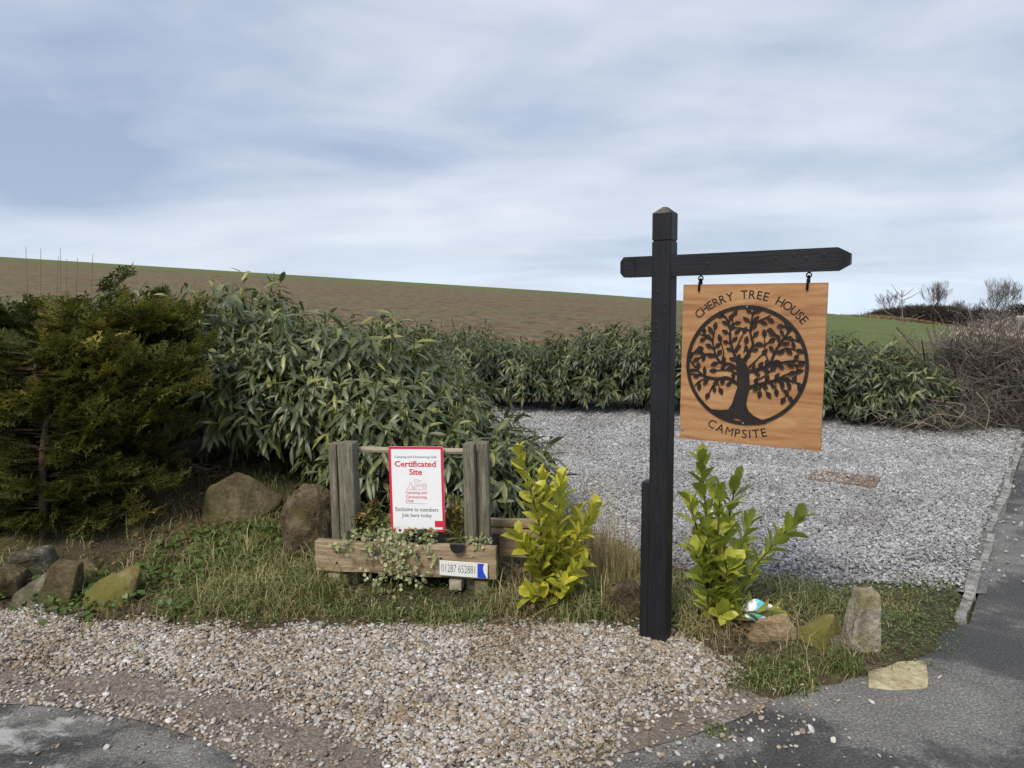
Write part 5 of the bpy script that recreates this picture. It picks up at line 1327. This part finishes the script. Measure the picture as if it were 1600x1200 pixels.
def conifer(name, label, base, trunk_pts, rx, ry, h, nbr, mat, seed, slen=0.16, top_open=True, group=None, dens=1.0, fore=0.8):
    g = np.random.default_rng(seed); root = empty(name, tuple(base), label, 'conifer', group)
    tb = MB(); ln = smooth_line(trunk_pts, 6); tb.tube(ln, np.linspace(0.028, 0.008, len(ln)), 8, 0.5); tb.build('trunk', MAT['bark'], root, True)
    br = MB(); O = []; A = []; U = []; Ln = []; Vr = []
    for k in range(nbr):
        t = g.uniform(0.02, 1.0); p0 = ln[min(int(t*(len(ln)-1)), len(ln)-1)]+g.normal(0, 0.02, 3)
        az = g.uniform(0, 2*math.pi); hz_ = p0[2]/h
        prof = (0.55+0.75*math.sin(min(max(hz_, 0.0), 1)*math.pi*0.80+0.35))
        reach = g.uniform(0.35, 1.0)*prof
        e_ = np.array((math.cos(az)*rx*reach, math.sin(az)*ry*reach*(fore if math.sin(az) < 0 else 1.0), 0)); L = np.linalg.norm(e_)
        up = L*g.uniform(0.0, 0.38)
        p1 = p0+e_*0.5+np.array((0, 0, up*0.35)); p2 = p0+e_+np.array((0, 0, up)); 
        bl = smooth_line([p0, p1, p2], 6); br.tube(bl, np.linspace(0.0055, 0.0015, len(bl)), 4, 0.4*g.random(), cap=False)
        dd = unit(np.gradient(bl, axis=0)); m = int((9+22*L/max(rx, ry))*dens)
        tt = g.uniform(0.12, 1.0, m)**0.8*(len(bl)-1.001); i0 = tt.astype(int)
        P_ = bl[i0]+(bl[i0+1]-bl[i0])*(tt-i0)[:, None]; d = dd[i0]
        side = unit(np.cross(d, UPV))*np.where(g.random(m) < 0.5, 1, -1)[:, None]
        O.append(P_+g.normal(0, 0.02, (m, 3))); A.append(unit(d*0.8+side*g.uniform(0.2, 1.1, m)[:, None]+np.array((0, 0, 0.25))+g.normal(0, 0.25, (m, 3)))); U.append(unit(UPV+g.normal(0, 0.45, (m, 3))))
        Ln.append(slen*g.uniform(0.6, 1.25, m)); Vr.append(np.clip(g.normal(0.38, 0.13)+g.normal(0, 0.14, m)+0.30*(tt > 0.85*(len(bl)-1)), 0, 0.999))
    O, A, U = np.vstack(O), np.vstack(A), np.vstack(U); Ln = np.concatenate(Ln); Vr = np.concatenate(Vr)
    ok = (O[:, 2] > 0.03); O, A, U, Ln, Vr = O[ok], A[ok], U[ok], Ln[ok], Vr[ok]
    X, Y, Z = frames(A, U, Ln, Ln); V, T = merge(SPRAY[0], SPRAY[1], O, X, Y, Z)
    o = link('crown', np_mesh('crown', V, T, False, var=np.repeat(Vr, len(SPRAY[0]))), MAT[mat], root); o['kind'] = 'stuff'
    br.build('branches', MAT['bark'], root, True)['kind'] = 'stuff'
    print(name, len(O), 'sprays'); return root
GC = 'conifers at the left edge'
cb = D(66, 815, 4.42); cbz = gz(cb[0], cb[1])
conifer('conifer', 'olive-yellow feathery conifer with a thin bare trunk at the left edge', (cb[0], cb[1], cbz), [(0.0, 0, -0.05), (0.02, 0, 0.25), (0.05, 0.0, 0.55), (0.10, 0.0, 0.80), (0.03, 0.02, 0.98), (0.05, 0.06, 1.16)], 0.80, 0.55, 1.25, 210, 'conifer_olive', 3, 0.135, group=GC, dens=1.45, fore=0.22)
conifer('conifer', 'olive conifer right behind the one with the bare trunk, touching the laurels', (cb[0]+0.20, 4.95, gz(cb[0]+0.20, 4.95)), [(0, 0, -0.05), (0.03, 0, 0.5), (0.08, 0, 0.9), (0.1, 0, 1.14)], 0.52, 0.5, 1.3, 150, 'conifer_olive', 4, 0.135, group=GC, dens=1.4)
conifer('conifer', 'dark green conifer at the far left, behind the olive ones', (cb[0]-0.55, 5.35, gz(cb[0]-0.55, 5.35)), [(0, 0, -0.05), (0.02, 0, 0.5), (0.03, 0, 0.8), (0.0, 0, 1.14)], 1.0, 0.6, 1.3, 240, 'conifer_dark', 5, 0.14, group=GC, dens=1.35)
conifer('conifer', 'dark green conifer cut by the left edge of the picture', (cb[0]-1.15, 4.6, gz(cb[0]-1.15, 4.6)), [(0, 0, -0.05), (0.02, 0, 0.5), (0.03, 0, 0.8), (0.0, 0, 1.1)], 0.75, 0.55, 1.25, 150, 'conifer_dark', 6, 0.14, group=GC, dens=1.35)
# long bare whips standing behind the conifers
g = np.random.default_rng(77)
wh = D(85, 470, 7.6); wr = empty('bare_whips', (wh[0], 7.6, field_h(wh[0], 7.6)-0.05), 'thin bare whips sticking up behind the conifers against the sky', 'shrub')
for px, pyt in ((42, 398), (60, 388), (82, 392), (93, 396), (100, 395), (112, 400), (137, 386), (448, 416)):
    a = D(px, 500, 7.6)-np.array(wr.location); t_ = D(px+g.uniform(-2, 4), pyt, 7.6)-np.array(wr.location)
    if px > 300: continue
    t_ = t_+np.array((g.normal(0, 0.035), 0, g.normal(0, 0.03))); mb = MB(); mb.tube([np.array((a[0]*0.8, 0, 0)), a*0.5+t_*0.5*np.array((1, 1, 0.9)), t_], [0.006, 0.004, 0.002], 4, 0.8); mb.build('whip', MAT['dead_twig'], wr)

# ------------------------------------------------------------------ bare thorn hedge and brush at the right
def twig_mass(mb, g, n, pt, dirf, L, r, segs=4, wander=0.25, sides=3):
    for k in range(n):
        p = pt(g); d = dirf(g, p); ln = [p]; l = L*g.uniform(0.5, 1.4)
        for s_ in range(segs):
            d = unit(d+g.normal(0, wander, 3)); ln.append(ln[-1]+d*l/segs)
        mb.tube(ln, np.linspace(r, r*0.35, segs+1)*g.uniform(0.6, 1.4), sides, g.random(), cap=False)
h0 = np.array((5.28, 8.25)); h1 = np.array((10.1, 14.55)); hd = (h1-h0)/np.linalg.norm(h1-h0); hn = np.array((-hd[1], hd[0])); HL = float(np.linalg.norm(h1-h0))
th = empty('thorn_hedge', (h0[0], h0[1], 0.0), 'bare brown flail-cut thorn hedge beside the footway at the right', 'hedge')
def hpt(g, zl=0.0, zh=1.12):
    s_ = HL*g.random()**2.3; w = g.uniform(-0.52, 0.48)
    if s_ < 0.2: w *= 0.75+s_
    q = hd*s_+hn*w
    return np.array((q[0], q[1], g.uniform(zl, zh)))
mb = MB(); twig_mass(mb, np.random.default_rng(1), 9000, lambda g: hpt(g, 0.03, 0.95), lambda g, p: unit(g.normal(0, 1, 3)*np.array((1, 1, 0.6))+np.array((0, 0, 0.45))), 0.38, 0.0045, 4, 0.45)
mb.build('twigs', MAT['thorn_twig'], th)['kind'] = 'stuff'
mb = MB(); twig_mass(mb, np.random.default_rng(2), 150, lambda g: hpt(g, -0.05, 0.1), lambda g, p: unit(np.array((g.normal(0, 0.3), g.normal(0, 0.3), 1.0))), 1.0, 0.014, 5, 0.25, 5)
mb.build('stems', MAT['thorn_twig'], th)['kind'] = 'stuff'
bt2 = MB(); g = np.random.default_rng(3)
for k in range(260):
    p = hpt(g, 1.0, 1.1); bt2.tube([p-np.array((0, 0, 0.16)), p-np.array((0, 0, 0.03))], [0.004, 0.004], 4, 0.0); bt2.tube([p-np.array((0, 0, 0.03)), p], [0.0045, 0.0055], 5, 1.0)
bt2.build('cut_ends', mat_twig('cut_wood', (0.08, 0.065, 0.05), (0.60, 0.50, 0.36)), th)['kind'] = 'stuff'
bb0 = P(1490, 684); brs = empty('brush_heap', (bb0[0], bb0[1]+0.3, 0.0), 'tangle of dead brown brambles at the foot of the hedge', 'brush')
def bpt(g):
    return np.array((g.normal(0.05, 0.30), g.normal(0.1, 0.22), abs(g.normal(0, 0.22))+0.01))
mb = MB(); twig_mass(mb, np.random.default_rng(5), 1100, bpt, lambda g, p: unit(np.array((g.normal(0, 1), g.normal(0, 0.6), g.normal(0.1, 0.45)))), 0.36, 0.0034, 6, 0.4)
mb.build('canes', MAT['thorn_twig'], brs)['kind'] = 'stuff'
mb = MB()
for (a_, m_, b_) in (((1490, 640), (1530, 662), (1562, 688)), ((1478, 628), (1508, 634), (1500, 652)), ((1525, 612), (1545, 640), (1540, 672)), ((1430, 668), (1462, 648), (1500, 652)), ((1400, 672), (1440, 660), (1478, 676))):
    mb.tube(smooth_line([D(*a_, 7.75)-np.array(brs.location), D(*m_, 7.65)-np.array(brs.location), D(*b_, 7.6)-np.array(brs.location)], 6), 0.0042, 5, 1.0)
mb.build('long_cane', MAT['dead_twig'], brs)
# a mix of old bramble behind the laurel end
br2 = D(1440, 600, 9.2); bre = empty('bramble_patch', (br2[0], 9.2, 0.0), 'dry straw-coloured brambles between the back hedge and the thorn hedge', 'brush')
mb = MB(); twig_mass(mb, np.random.default_rng(6), 1500, lambda g: np.array((g.normal(0, 0.55), g.normal(0, 0.4), abs(g.normal(0.2, 0.30)))), lambda g, p: unit(g.normal(0, 1, 3)+np.array((0, 0, 0.5))), 0.4, 0.004, 4, 0.4)
mb.build('canes', MAT['dead_twig'], bre)['kind'] = 'stuff'
# bare sapling with whorled side shoots
YS = 8.9; s0 = D(1410, 600, YS); sap = empty('bare_sapling', (s0[0], YS, 0.0), 'slender leafless sapling with paired side shoots above the laurels', 'sapling'); b0 = np.array(sap.location)
mb = MB(); mb.tube([np.array((0, 0, 0)), D(1411, 540, YS)-b0, D(1409, 453, YS)-b0], [0.013, 0.010, 0.004], 6, 0.8); mb.build('stem', MAT['dead_twig'], sap)
for (a_, b_) in (((1409, 464), (1393, 444)), ((1409, 464), (1429, 449)), ((1409, 470), (1384, 452)), ((1409, 470), (1438, 455)), ((1409, 464), (1413, 453)), ((1409, 478), (1424, 474)), ((1410, 500), (1368, 476)), ((1410, 500), (1382, 486)), ((1410, 501), (1433, 491)), ((1411, 503), (1445, 492)), ((1411, 535), (1430, 512)), ((1411, 548), (1392, 530))):
    mb = MB(); mb.tube([D(*a_, YS)-b0, (D(*a_, YS)+D(*b_, YS))/2-b0-np.array((0, 0, 0.012)), D(*b_, YS+rng.uniform(-0.15, 0.15))-b0], [0.005, 0.004, 0.002], 4, 0.7); mb.build('side_shoot', MAT['dead_twig'], sap)
# a dark cane reaching out of the laurels
mb = MB(); cn = D(1450, 562, 8.3); mb.tube(smooth_line([D(1400, 510, 8.3)-cn, D(1420, 535, 8.3)-cn, D(1436, 553, 8.3)-cn, np.array((0, 0, 0)), np.array((0.05, 0.0, -0.8))], 6), np.linspace(0.004, 0.008, 25), 5, 0.1)
o = mb.build('bare_cane', MAT['bark'], None, True, tuple(cn)); tag(o, 'single dark bare cane arching out of the right-hand laurels', 'cane')

# ------------------------------------------------------------------ far hedge, trees
def far_hedge(name, label, pts, hh, w, seed, n):
    g = np.random.default_rng(seed); root = empty(name, (pts[0][0], pts[0][1], float(field_h(*pts[0]))), label, 'hedge'); b0 = np.array(root.location)
    pts = np.array(pts); seg = np.linalg.norm(np.diff(pts, axis=0), axis=1); cum = np.concatenate([[0], np.cumsum(seg)])
    s_ = g.uniform(0, cum[-1], n); px_ = np.interp(s_, cum, pts[:, 0]); py_ = np.interp(s_, cum, pts[:, 1])
    hm = np.interp(s_, cum, hh)*(1+0.16*np.array([mnoise.noise(Vector((q*0.35, seed, 0))) for q in s_]))
    O = np.stack([px_+g.normal(0, w/2, n), py_+g.normal(0, w/2, n), np.zeros(n)], 1); O[:, 2] = field_h(O[:, 0], O[:, 1])+hm*g.random(n)**0.8
    A = unit(g.normal(0, 1, (n, 3))*np.array((1, 1, 0.8))+np.array((0, 0, 0.5))); L = g.uniform(0.25, 0.7, n); X, Y, Z = frames(A, unit(g.normal(0, 1, (n, 3))), L, L*0.14)
    tv = np.array([(0, 0.5, 0), (0, -0.5, 0), (1, 0, 0)]); V, T = merge(tv, np.array([(0, 1, 2)]), O-b0, X, Y, Z)
    o = link('twig_mass', np_mesh('twig_mass', V, T, False, var=np.repeat(g.random(n), 3)), MAT['far_hedge_twig'], root); o['kind'] = 'stuff'
    mb = MB(); q = np.linspace(0, cum[-1], 80); cx_ = np.interp(q, cum, pts[:, 0]); cy_ = np.interp(q, cum, pts[:, 1]); ch_ = np.interp(q, cum, hh)
    V = []; F = []
    for i in range(80):
        z0 = float(field_h(cx_[i], cy_[i])); hq = ch_[i]*0.72*(1+0.15*mnoise.noise(Vector((q[i]*0.5, 3, seed))))
        for yo, zo in ((-w*0.5, -0.3), (-w*0.45, hq*0.8), (0, hq), (w*0.45, hq*0.8), (w*0.5, -0.3)): V.append(np.array((cx_[i], cy_[i]+yo, z0+zo))-b0)
    for i in range(79):
        for j in range(4): F.append((i*5+j, (i+1)*5+j, (i+1)*5+j+1, i*5+j+1))
    mb.add(V, F, 0.1); mb.build('core', MAT['far_hedge_twig'], root)
    return root
def at(px, y): return (float(D(px, 480, y)[0]), y)
far_hedge('field_hedge', 'dark leafless hedge along the far side of the green field', [at(1255, 150), at(1330, 138), at(1400, 118), at(1480, 104), at(1560, 97), at(1640, 95), at(1760, 95)], [1.0, 1.6, 2.2, 2.6, 2.5, 2.4, 2.4], 1.6, 5, 52000)
far_hedge('evergreen_clump', 'dark rounded evergreen clump at the far right end of the field hedge', [at(1578, 101), at(1592, 100), at(1640, 99)], [2.6, 3.9, 4.1], 1.6, 9, 9000)
def bare_tree(name, label, px, y, ht, spread, seed, stems=1, group='bare trees behind the field hedge'):
    g = np.random.default_rng(seed); x0, y0 = at(px, y); root = empty(name, (x0, y0, float(field_h(x0, y0))), label, 'tree', group)
    tr_ = MB(); cr = MB()
    def grow(p, d, L, r_, dep):
        n = 4; ln = [p]
        for i in range(n):
            d = unit(d+g.normal(0, 0.09, 3)+UPV*0.03*dep); ln.append(ln[-1]+d*L/n)
        (tr_ if dep == 0 else cr).tube(ln, np.linspace(r_, r_*0.68, n+1), 5 if dep < 2 else 3, g.random(), cap=False)
        if dep >= 5: return
        k = 4 if dep == 1 else 3
        for i in range(k):
            nd = unit(d+unit(g.normal(0, 1, 3))*np.array((1, 1, 0.5))*g.uniform(0.35, 0.75)*spread)
            grow(ln[-1] if i < 2 else ln[int(g.integers(2, 4))], nd, L*g.uniform(0.62, 0.86), max(r_*0.58, 0.012), dep+1)
    for s_ in range(stems):
        a = 2*math.pi*s_/max(stems, 1)+0.4; off = np.array((math.cos(a), math.sin(a)*0.5, 0))*0.5*(stems > 1)*math.sqrt(stems)*0.7
        grow(off, unit(UPV+off*0.28+g.normal(0, 0.05, 3)), ht*0.30, 0.030*ht*0.55/math.sqrt(stems), 0)
    tr_.build('trunk', MAT['far_bark'], root, True); cr.build('crown', MAT['far_bark'], root, True)['kind'] = 'stuff'
bare_tree('bare_tree', 'small pale leafless tree just left of the sapling tip', 1397, 122, 5.4, 0.85, 1, 2)
bare_tree('bare_tree', 'round-headed leafless tree in the middle of the far hedge', 1464, 106, 6.4, 0.9, 2, 3)
bare_tree('bare_tree', 'largest leafless tree with several stems at the right edge', 1560, 99, 7.2, 0.95, 3, 4)
bare_tree('bare_shrub', 'low leafless bush between the round tree and the largest tree', 1508, 102, 3.8, 1.1, 4, 4)
bare_tree('bare_shrub', 'faint low leafless bush left of the round-headed tree', 1432, 116, 3.4, 1.1, 5, 3)
bare_tree('bare_shrub', 'wispy leafless bush above the top right corner of the hanging sign', 1302, 146, 3.1, 1.0, 6, 3)
bare_tree('bare_shrub', 'tiny leafless bush seen in the gap above the hanging sign', 1197, 112, 3.0, 1.0, 8, 2)
# white caravan roof at the right edge
cx0 = D(1606, 497, 94.0); car = empty('white_caravan', (cx0[0], 94.0, float(cx0[2])-1.6), 'small white caravan roof showing over the far hedge at the right edge', 'caravan')
mb = MB(); mb.box((0, 0, 1.15), (2.2, 1.7, 1.5), bev=0.22); mb.build('body', mat_plain('caravan_white', (0.78, 0.78, 0.78), 0.4, 0, 0.03), car)
for wx in (-0.5, 0.5):
    mb = MB(); mb.box((wx, -0.86, 1.35), (0.7, 0.02, 0.45)); mb.build('window', mat_plain('caravan_glass', (0.03, 0.035, 0.04), 0.1), car)
mb = MB(); mb.tube([(-0.3, -0.9, 0.3), (-0.3, -0.7, 0.3)], 0.3, 14); mb.build('wheel', MAT['black_plastic'], car)

# ------------------------------------------------------------------ grasses, weeds, litter of stalks
def blades(name, label, cat, x, y, hgt, lean, wid, var, mat, z=None):
    n = len(x); g = np.random.default_rng(n)
    z = gzs(x, y) if z is None else z
    az = g.uniform(0, 6.28, n); d = np.stack([np.cos(az), np.sin(az), np.zeros(n)], 1); s_ = np.stack([-np.sin(az), np.cos(az), np.zeros(n)], 1)
    b_ = np.stack([x, y, z-0.006], 1); L = hgt[:, None]; le = lean[:, None]; w = wid[:, None]
    p1 = b_+UPV*L*0.5*(1-0.25*le)+d*L*le*0.18; p2 = b_+UPV*L*np.clip(0.95-0.6*le, 0.08, 1)+d*L*le*0.62; p3 = b_+UPV*L*np.clip(1.05-1.0*le, 0.03, 1.1)+d*L*le*1.0
    V = np.stack([b_-s_*w, b_+s_*w, p1-s_*w*0.85, p1+s_*w*0.85, p2-s_*w*0.5, p2+s_*w*0.5, p3], 1).reshape(-1, 3)
    tt = np.array([(0, 1, 3), (0, 3, 2), (2, 3, 5), (2, 5, 4), (4, 5, 6)]); T = (tt[None]+(np.arange(n)*7)[:, None, None]).reshape(-1, 3)
    o = link(name, np_mesh(name, V, T, True, var=np.repeat(var, 7)), MAT[mat]); return tag(o, label, cat, kind='stuff')
g = np.random.default_rng(55); n = 190000
x = g.uniform(-3.4, 2.5, n); y = g.uniform(2.72, 5.6, n)
sd = poly_dist(x, y, VERGE); n1 = vnoise(x, y, 2.3, 4.0); n2 = vnoise(x, y, 6.0, 8.0)
right = x > 0.85
d_ = sstep(-0.02, 0.22, sd+0.08*n2)*np.where(right, 0.50+0.9*n1, 0.66+0.6*n1)
d_ *= np.where((x < -1.9) & (y > 4.0), 0.30, 1.0)*np.where((x < -2.2), 0.35, 1.0)*np.where(y > 4.7, 0.5, 1)
d_ *= np.where((np.abs(x-1.1) < 0.2) & (np.abs(y-3.2) < 0.15), 0.25, 1)
d_ *= np.where((x > -1.0) & (x < 0.05) & (y > 3.58) & (y < 4.35), 0.16, 1.0)
d_ += 0.03*(sd > -0.12)*(n2 > 0.25)
keep = g.random(n) < np.clip(d_, 0, 1)*0.75
x, y, sd, n1, n2 = x[keep], y[keep], sd[keep], n1[keep], n2[keep]; n = len(x)
hp = np.where(x > 0.85, 0.032, np.where((x > -1.05) & (x < 0.1) & (y < 3.95), 0.032, 0.085)+0.045*np.clip(n1, -0.5, 1))*np.clip(sd*4+0.35, 0.35, 1)
hgt = hp*g.lognormal(0, 0.35, n)
lean = np.clip(g.normal(0.8, 0.25, n), 0.05, 1.2)
dry = g.random(n) < np.clip(0.34+0.55*n2+0.10*(x > 0.9), 0.12, 0.8)
var = np.where(dry, g.uniform(0.82, 1.0, n), np.clip(g.normal(0.38+0.35*n1, 0.16, n), 0.02, 0.74))
blades('verge_grass', 'short mixed green and straw grass growing over the verge', 'grass', x, y, hgt, lean, g.uniform(0.0014, 0.003, n), var, 'grass_blade')
# longer tussocks: left of the planter, under it, round the posts and laurels
tx = []; 
for (px, py, r_, k, hh, dr) in ((455, 925, 0.22, 620, 0.19, 0.6), (500, 930, 0.14, 380, 0.17, 0.2), (410, 900, 0.18, 260, 0.16, 0.45), (360, 940, 0.16, 240, 0.14, 0.6), (330, 900, 0.18, 200, 0.13, 0.35), (600, 962, 0.10, 260, 0.055, 0.3), (680, 964, 0.12, 300, 0.06, 0.35), (740, 964, 0.10, 200, 0.06, 0.3), (800, 945, 0.14, 300, 0.12, 0.5),
                                (900, 955, 0.14, 330, 0.17, 0.5), (945, 950, 0.12, 280, 0.18, 0.4), (1075, 960, 0.10, 240, 0.16, 0.45), (1090, 985, 0.09, 160, 0.10, 0.8), (1225, 1058, 0.13, 330, 0.06, 0.25), (1320, 1040, 0.07, 260, 0.085, 0.08), (1230, 930, 0.20, 420, 0.10, 0.3), (1280, 960, 0.16, 300, 0.09, 0.3), (1170, 1060, 0.10, 160, 0.06, 0.15), (1140, 890, 0.15, 200, 0.10, 0.7), (940, 1160, 0.05, 120, 0.03, 0.1), (1120, 1135, 0.05, 90, 0.03, 0.2)):
    c = P(px, py, 0.02); a = g.uniform(0, 6.28, k); rr = r_*np.sqrt(g.random(k))
    tx.append(np.stack([c[0]+rr*np.cos(a), c[1]+rr*np.sin(a), hh*g.lognormal(0, 0.28, k), np.where(g.random(k) < dr, g.uniform(0.84, 1, k), np.clip(g.normal(0.42, 0.16, k), 0, 0.74))], 1))
tx = np.vstack(tx)
blades('grass_tussocks', 'longer arching grass tussocks round the planter, rocks and signpost', 'grass', tx[:, 0], tx[:, 1], tx[:, 2], np.clip(g.normal(0.75, 0.26, len(tx)), 0.1, 1.2), g.uniform(0.0014, 0.003, len(tx)), tx[:, 3], 'grass_blade', np.maximum(gzs(tx[:, 0], tx[:, 1]), 0.0))
# dry standing stalks left of the signpost
k = 900; a = np.abs(g.normal(0, 1, k)); x = 0.44+g.normal(0, 0.16, k); y = 3.95+g.normal(0, 0.16, k)
blades('dry_grass', 'tall straw-coloured dead grass stalks standing left of the signpost', 'dry grass', x, y, np.clip(g.lognormal(math.log(0.24), 0.5, k), 0.08, 0.58)*np.clip(1.25-2.2*np.abs(x-0.44), 0.4, 1.2), np.clip(np.abs(g.normal(0.1, 0.3, k)), 0.0, 0.95), g.uniform(0.001, 0.002, k), g.random(k), 'dry_stalk')
k = 2600; x = np.concatenate([g.uniform(-0.2, 0.66, 900), g.uniform(-2.2, -0.8, 1100), g.uniform(0.8, 1.6, 600)]); y = np.concatenate([g.uniform(3.45, 4.1, 900), g.uniform(3.5, 4.6, 1100), g.uniform(2.9, 3.9, 600)])
blades('dead_grass_litter', 'flattened straw lying through the verge grass', 'dry grass', x, y, g.uniform(0.06, 0.22, k), np.clip(g.normal(0.95, 0.15, k), 0.6, 1.15), g.uniform(0.0009, 0.0016, k), g.random(k), 'dry_stalk')
# broad-leaved weeds on the bank
def weeds(name, label, spots, leaf, seed, mat='weed_leaf'):
    g = np.random.default_rng(seed); O = []
    for (px, py, z, r_, k) in spots:
        c = P(px, py, z); a = g.uniform(0, 6.28, k); rr = r_*np.sqrt(g.random(k)); xx = c[0]+rr*np.cos(a); yy = c[1]+rr*np.sin(a)
        O.append(np.stack([xx, yy, gzs(xx, yy)+g.uniform(0.01, 0.06, k)], 1))
    O = np.vstack(O); n = len(O); A = unit(np.stack([g.normal(0, 1, n), g.normal(-0.2, 1, n), g.uniform(-0.1, 0.6, n)], 1)); U = unit(np.stack([g.normal(0, 0.3, n), g.normal(-0.2, 0.3, n), np.ones(n)], 1)); L = leaf*g.uniform(0.5, 1.3, n)
    X, Y, Z = frames(A, U, L, L*0.42); V, T = merge(LEAF_BROAD[0], LEAF_BROAD[1], O, X, Y, Z)
    o = link(name, np_mesh(name, V, T, True, var=np.repeat(np.clip(g.normal(0.45, 0.2, n), 0, 0.999), len(LEAF_BROAD[0])), rib=np.tile(LEAF_BROAD[2], n)), MAT[mat]); return tag(o, label, 'weeds', kind='stuff')
weeds('broad_leaved_weeds', 'low green broad-leaved weeds below the two big boulders', [(355, 840, 0.18, 0.17, 120), (300, 860, 0.15, 0.25, 150), (400, 850, 0.15, 0.2, 130), (430, 870, 0.1, 0.2, 110), (250, 900, 0.08, 0.25, 150), (180, 930, 0.04, 0.2, 110), (60, 948, 0.02, 0.35, 260), (330, 930, 0.05, 0.25, 120), (150, 950, 0.02, 0.2, 80)], 0.038, 1)
weeds('chickweed_mat', 'fine green chickweed mat round the right-hand rocks', [(1235, 915, 0.02, 0.22, 420), (1270, 950, 0.02, 0.16, 260), (1400, 960, 0.01, 0.25, 300), (1420, 1000, 0.01, 0.22, 260), (1210, 1050, 0.01, 0.2, 260), (600, 960, 0.02, 0.3, 420), (700, 958, 0.02, 0.25, 420), (520, 968, 0.02, 0.2, 220), (780, 965, 0.02, 0.2, 220), (900, 970, 0.02, 0.2, 260), (1445, 925, 0.01, 0.16, 260), (1440, 985, 0.01, 0.2, 320), (1400, 1025, 0.01, 0.15, 200), (1480, 950, 0.01, 0.14, 160), (330, 965, 0.02, 0.3, 260)], 0.012, 2)
weeds('fallen_leaves', 'brown fallen leaves scattered under the hedge and on the gravel', [(250, 830, 0.2, 0.4, 120), (230, 880, 0.1, 0.3, 60), (390, 970, 0.0, 0.5, 18), (200, 1000, 0.0, 0.6, 12), (640, 985, 0.0, 0.5, 14), (1130, 1000, 0.01, 0.12, 30), (1260, 1030, 0.01, 0.25, 16), (1400, 1000, 0.0, 0.4, 12), (860, 960, 0.02, 0.3, 30), (1180, 985, 0.01, 0.1, 20)], 0.022, 3, 'brown_leaf')
g = np.random.default_rng(66); n = 15000; x = g.uniform(-3.4, 1.0, n); y = g.uniform(2.8, 4.3, n); sd = poly_dist(x, y, VERGE); kp = g.random(n) < np.exp(-((sd-0.0)/0.10)**2)*(0.55+vnoise(x, y, 3.0, 6.0)); x, y = x[kp], y[kp]; n = len(x)
O = np.stack([x, y, np.maximum(gzs(x, y), 0.004)+g.uniform(0.004, 0.016, n)], 1); A = unit(np.stack([g.normal(0, 1, n), g.normal(0, 1, n), g.normal(0, 0.25, n)], 1)); U = unit(np.stack([g.normal(0, 0.4, n), g.normal(0, 0.4, n), np.ones(n)], 1)); L = g.uniform(0.008, 0.028, n)
X, Y, Z = frames(A, U, L, L*g.uniform(0.12, 0.4, n)); V, T = merge(LEAF[0], LEAF[1], O, X, Y, Z)
o = link('leaf_litter', np_mesh('leaf_litter', V, T, True, var=np.repeat(np.clip(g.normal(0.3, 0.25, n), 0, 0.999), len(LEAF[0])), rib=np.tile(LEAF[2], n)), MAT['brown_leaf']); tag(o, 'dark crumbs of leaf litter along the edge between gravel and grass', 'leaf litter', kind='stuff')
# dead stems under the conifer
ds = P(235, 790, 0.22); dsr = empty('dead_stems', (ds[0], ds[1], gz(ds[0], ds[1])), 'tangle of dead brown stems in the shade between conifer and boulder', 'brush')
mb = MB(); twig_mass(mb, np.random.default_rng(12), 300, lambda g: np.array((g.normal(0, 0.26), g.normal(0.1, 0.2), abs(g.normal(0, 0.08)))), lambda g, p: unit(np.array((g.normal(0, 1), g.normal(0, 0.7), g.normal(0.1, 0.25)))), 0.30, 0.0022, 6, 0.4)
mb.build('stems', MAT['bark'], dsr)['kind'] = 'stuff'
# rough straw margin between the far hedge and the green field
g = np.random.default_rng(91); n = 9000; s_ = g.random(n)
mx_ = np.interp(s_, [0, 0.5, 1], [at(1250, 132)[0], at(1385, 112)[0], at(1480, 98)[0]]); my_ = np.interp(s_, [0, 0.5, 1], [132, 112, 98])+g.normal(0, 1.0, n)-3
blades('field_margin_grass', 'strip of pale dead grass along the foot of the far hedge', 'dry grass', mx_, my_, g.uniform(0.2, 0.7, n)*np.interp(s_, [0, 0.6, 1], [1.3, 1.0, 0.3]), np.clip(g.normal(0.4, 0.2, n), 0, 1), np.full(n, 0.05), g.random(n)*0.7, 'dry_stalk', field_h(mx_, my_))
print('objects', len(bpy.data.objects), 'tris', sum(sum(len(p.vertices)-2 for p in o.data.polygons) for o in scene.objects if o.type == 'MESH' and len(o.data.polygons) > 200))
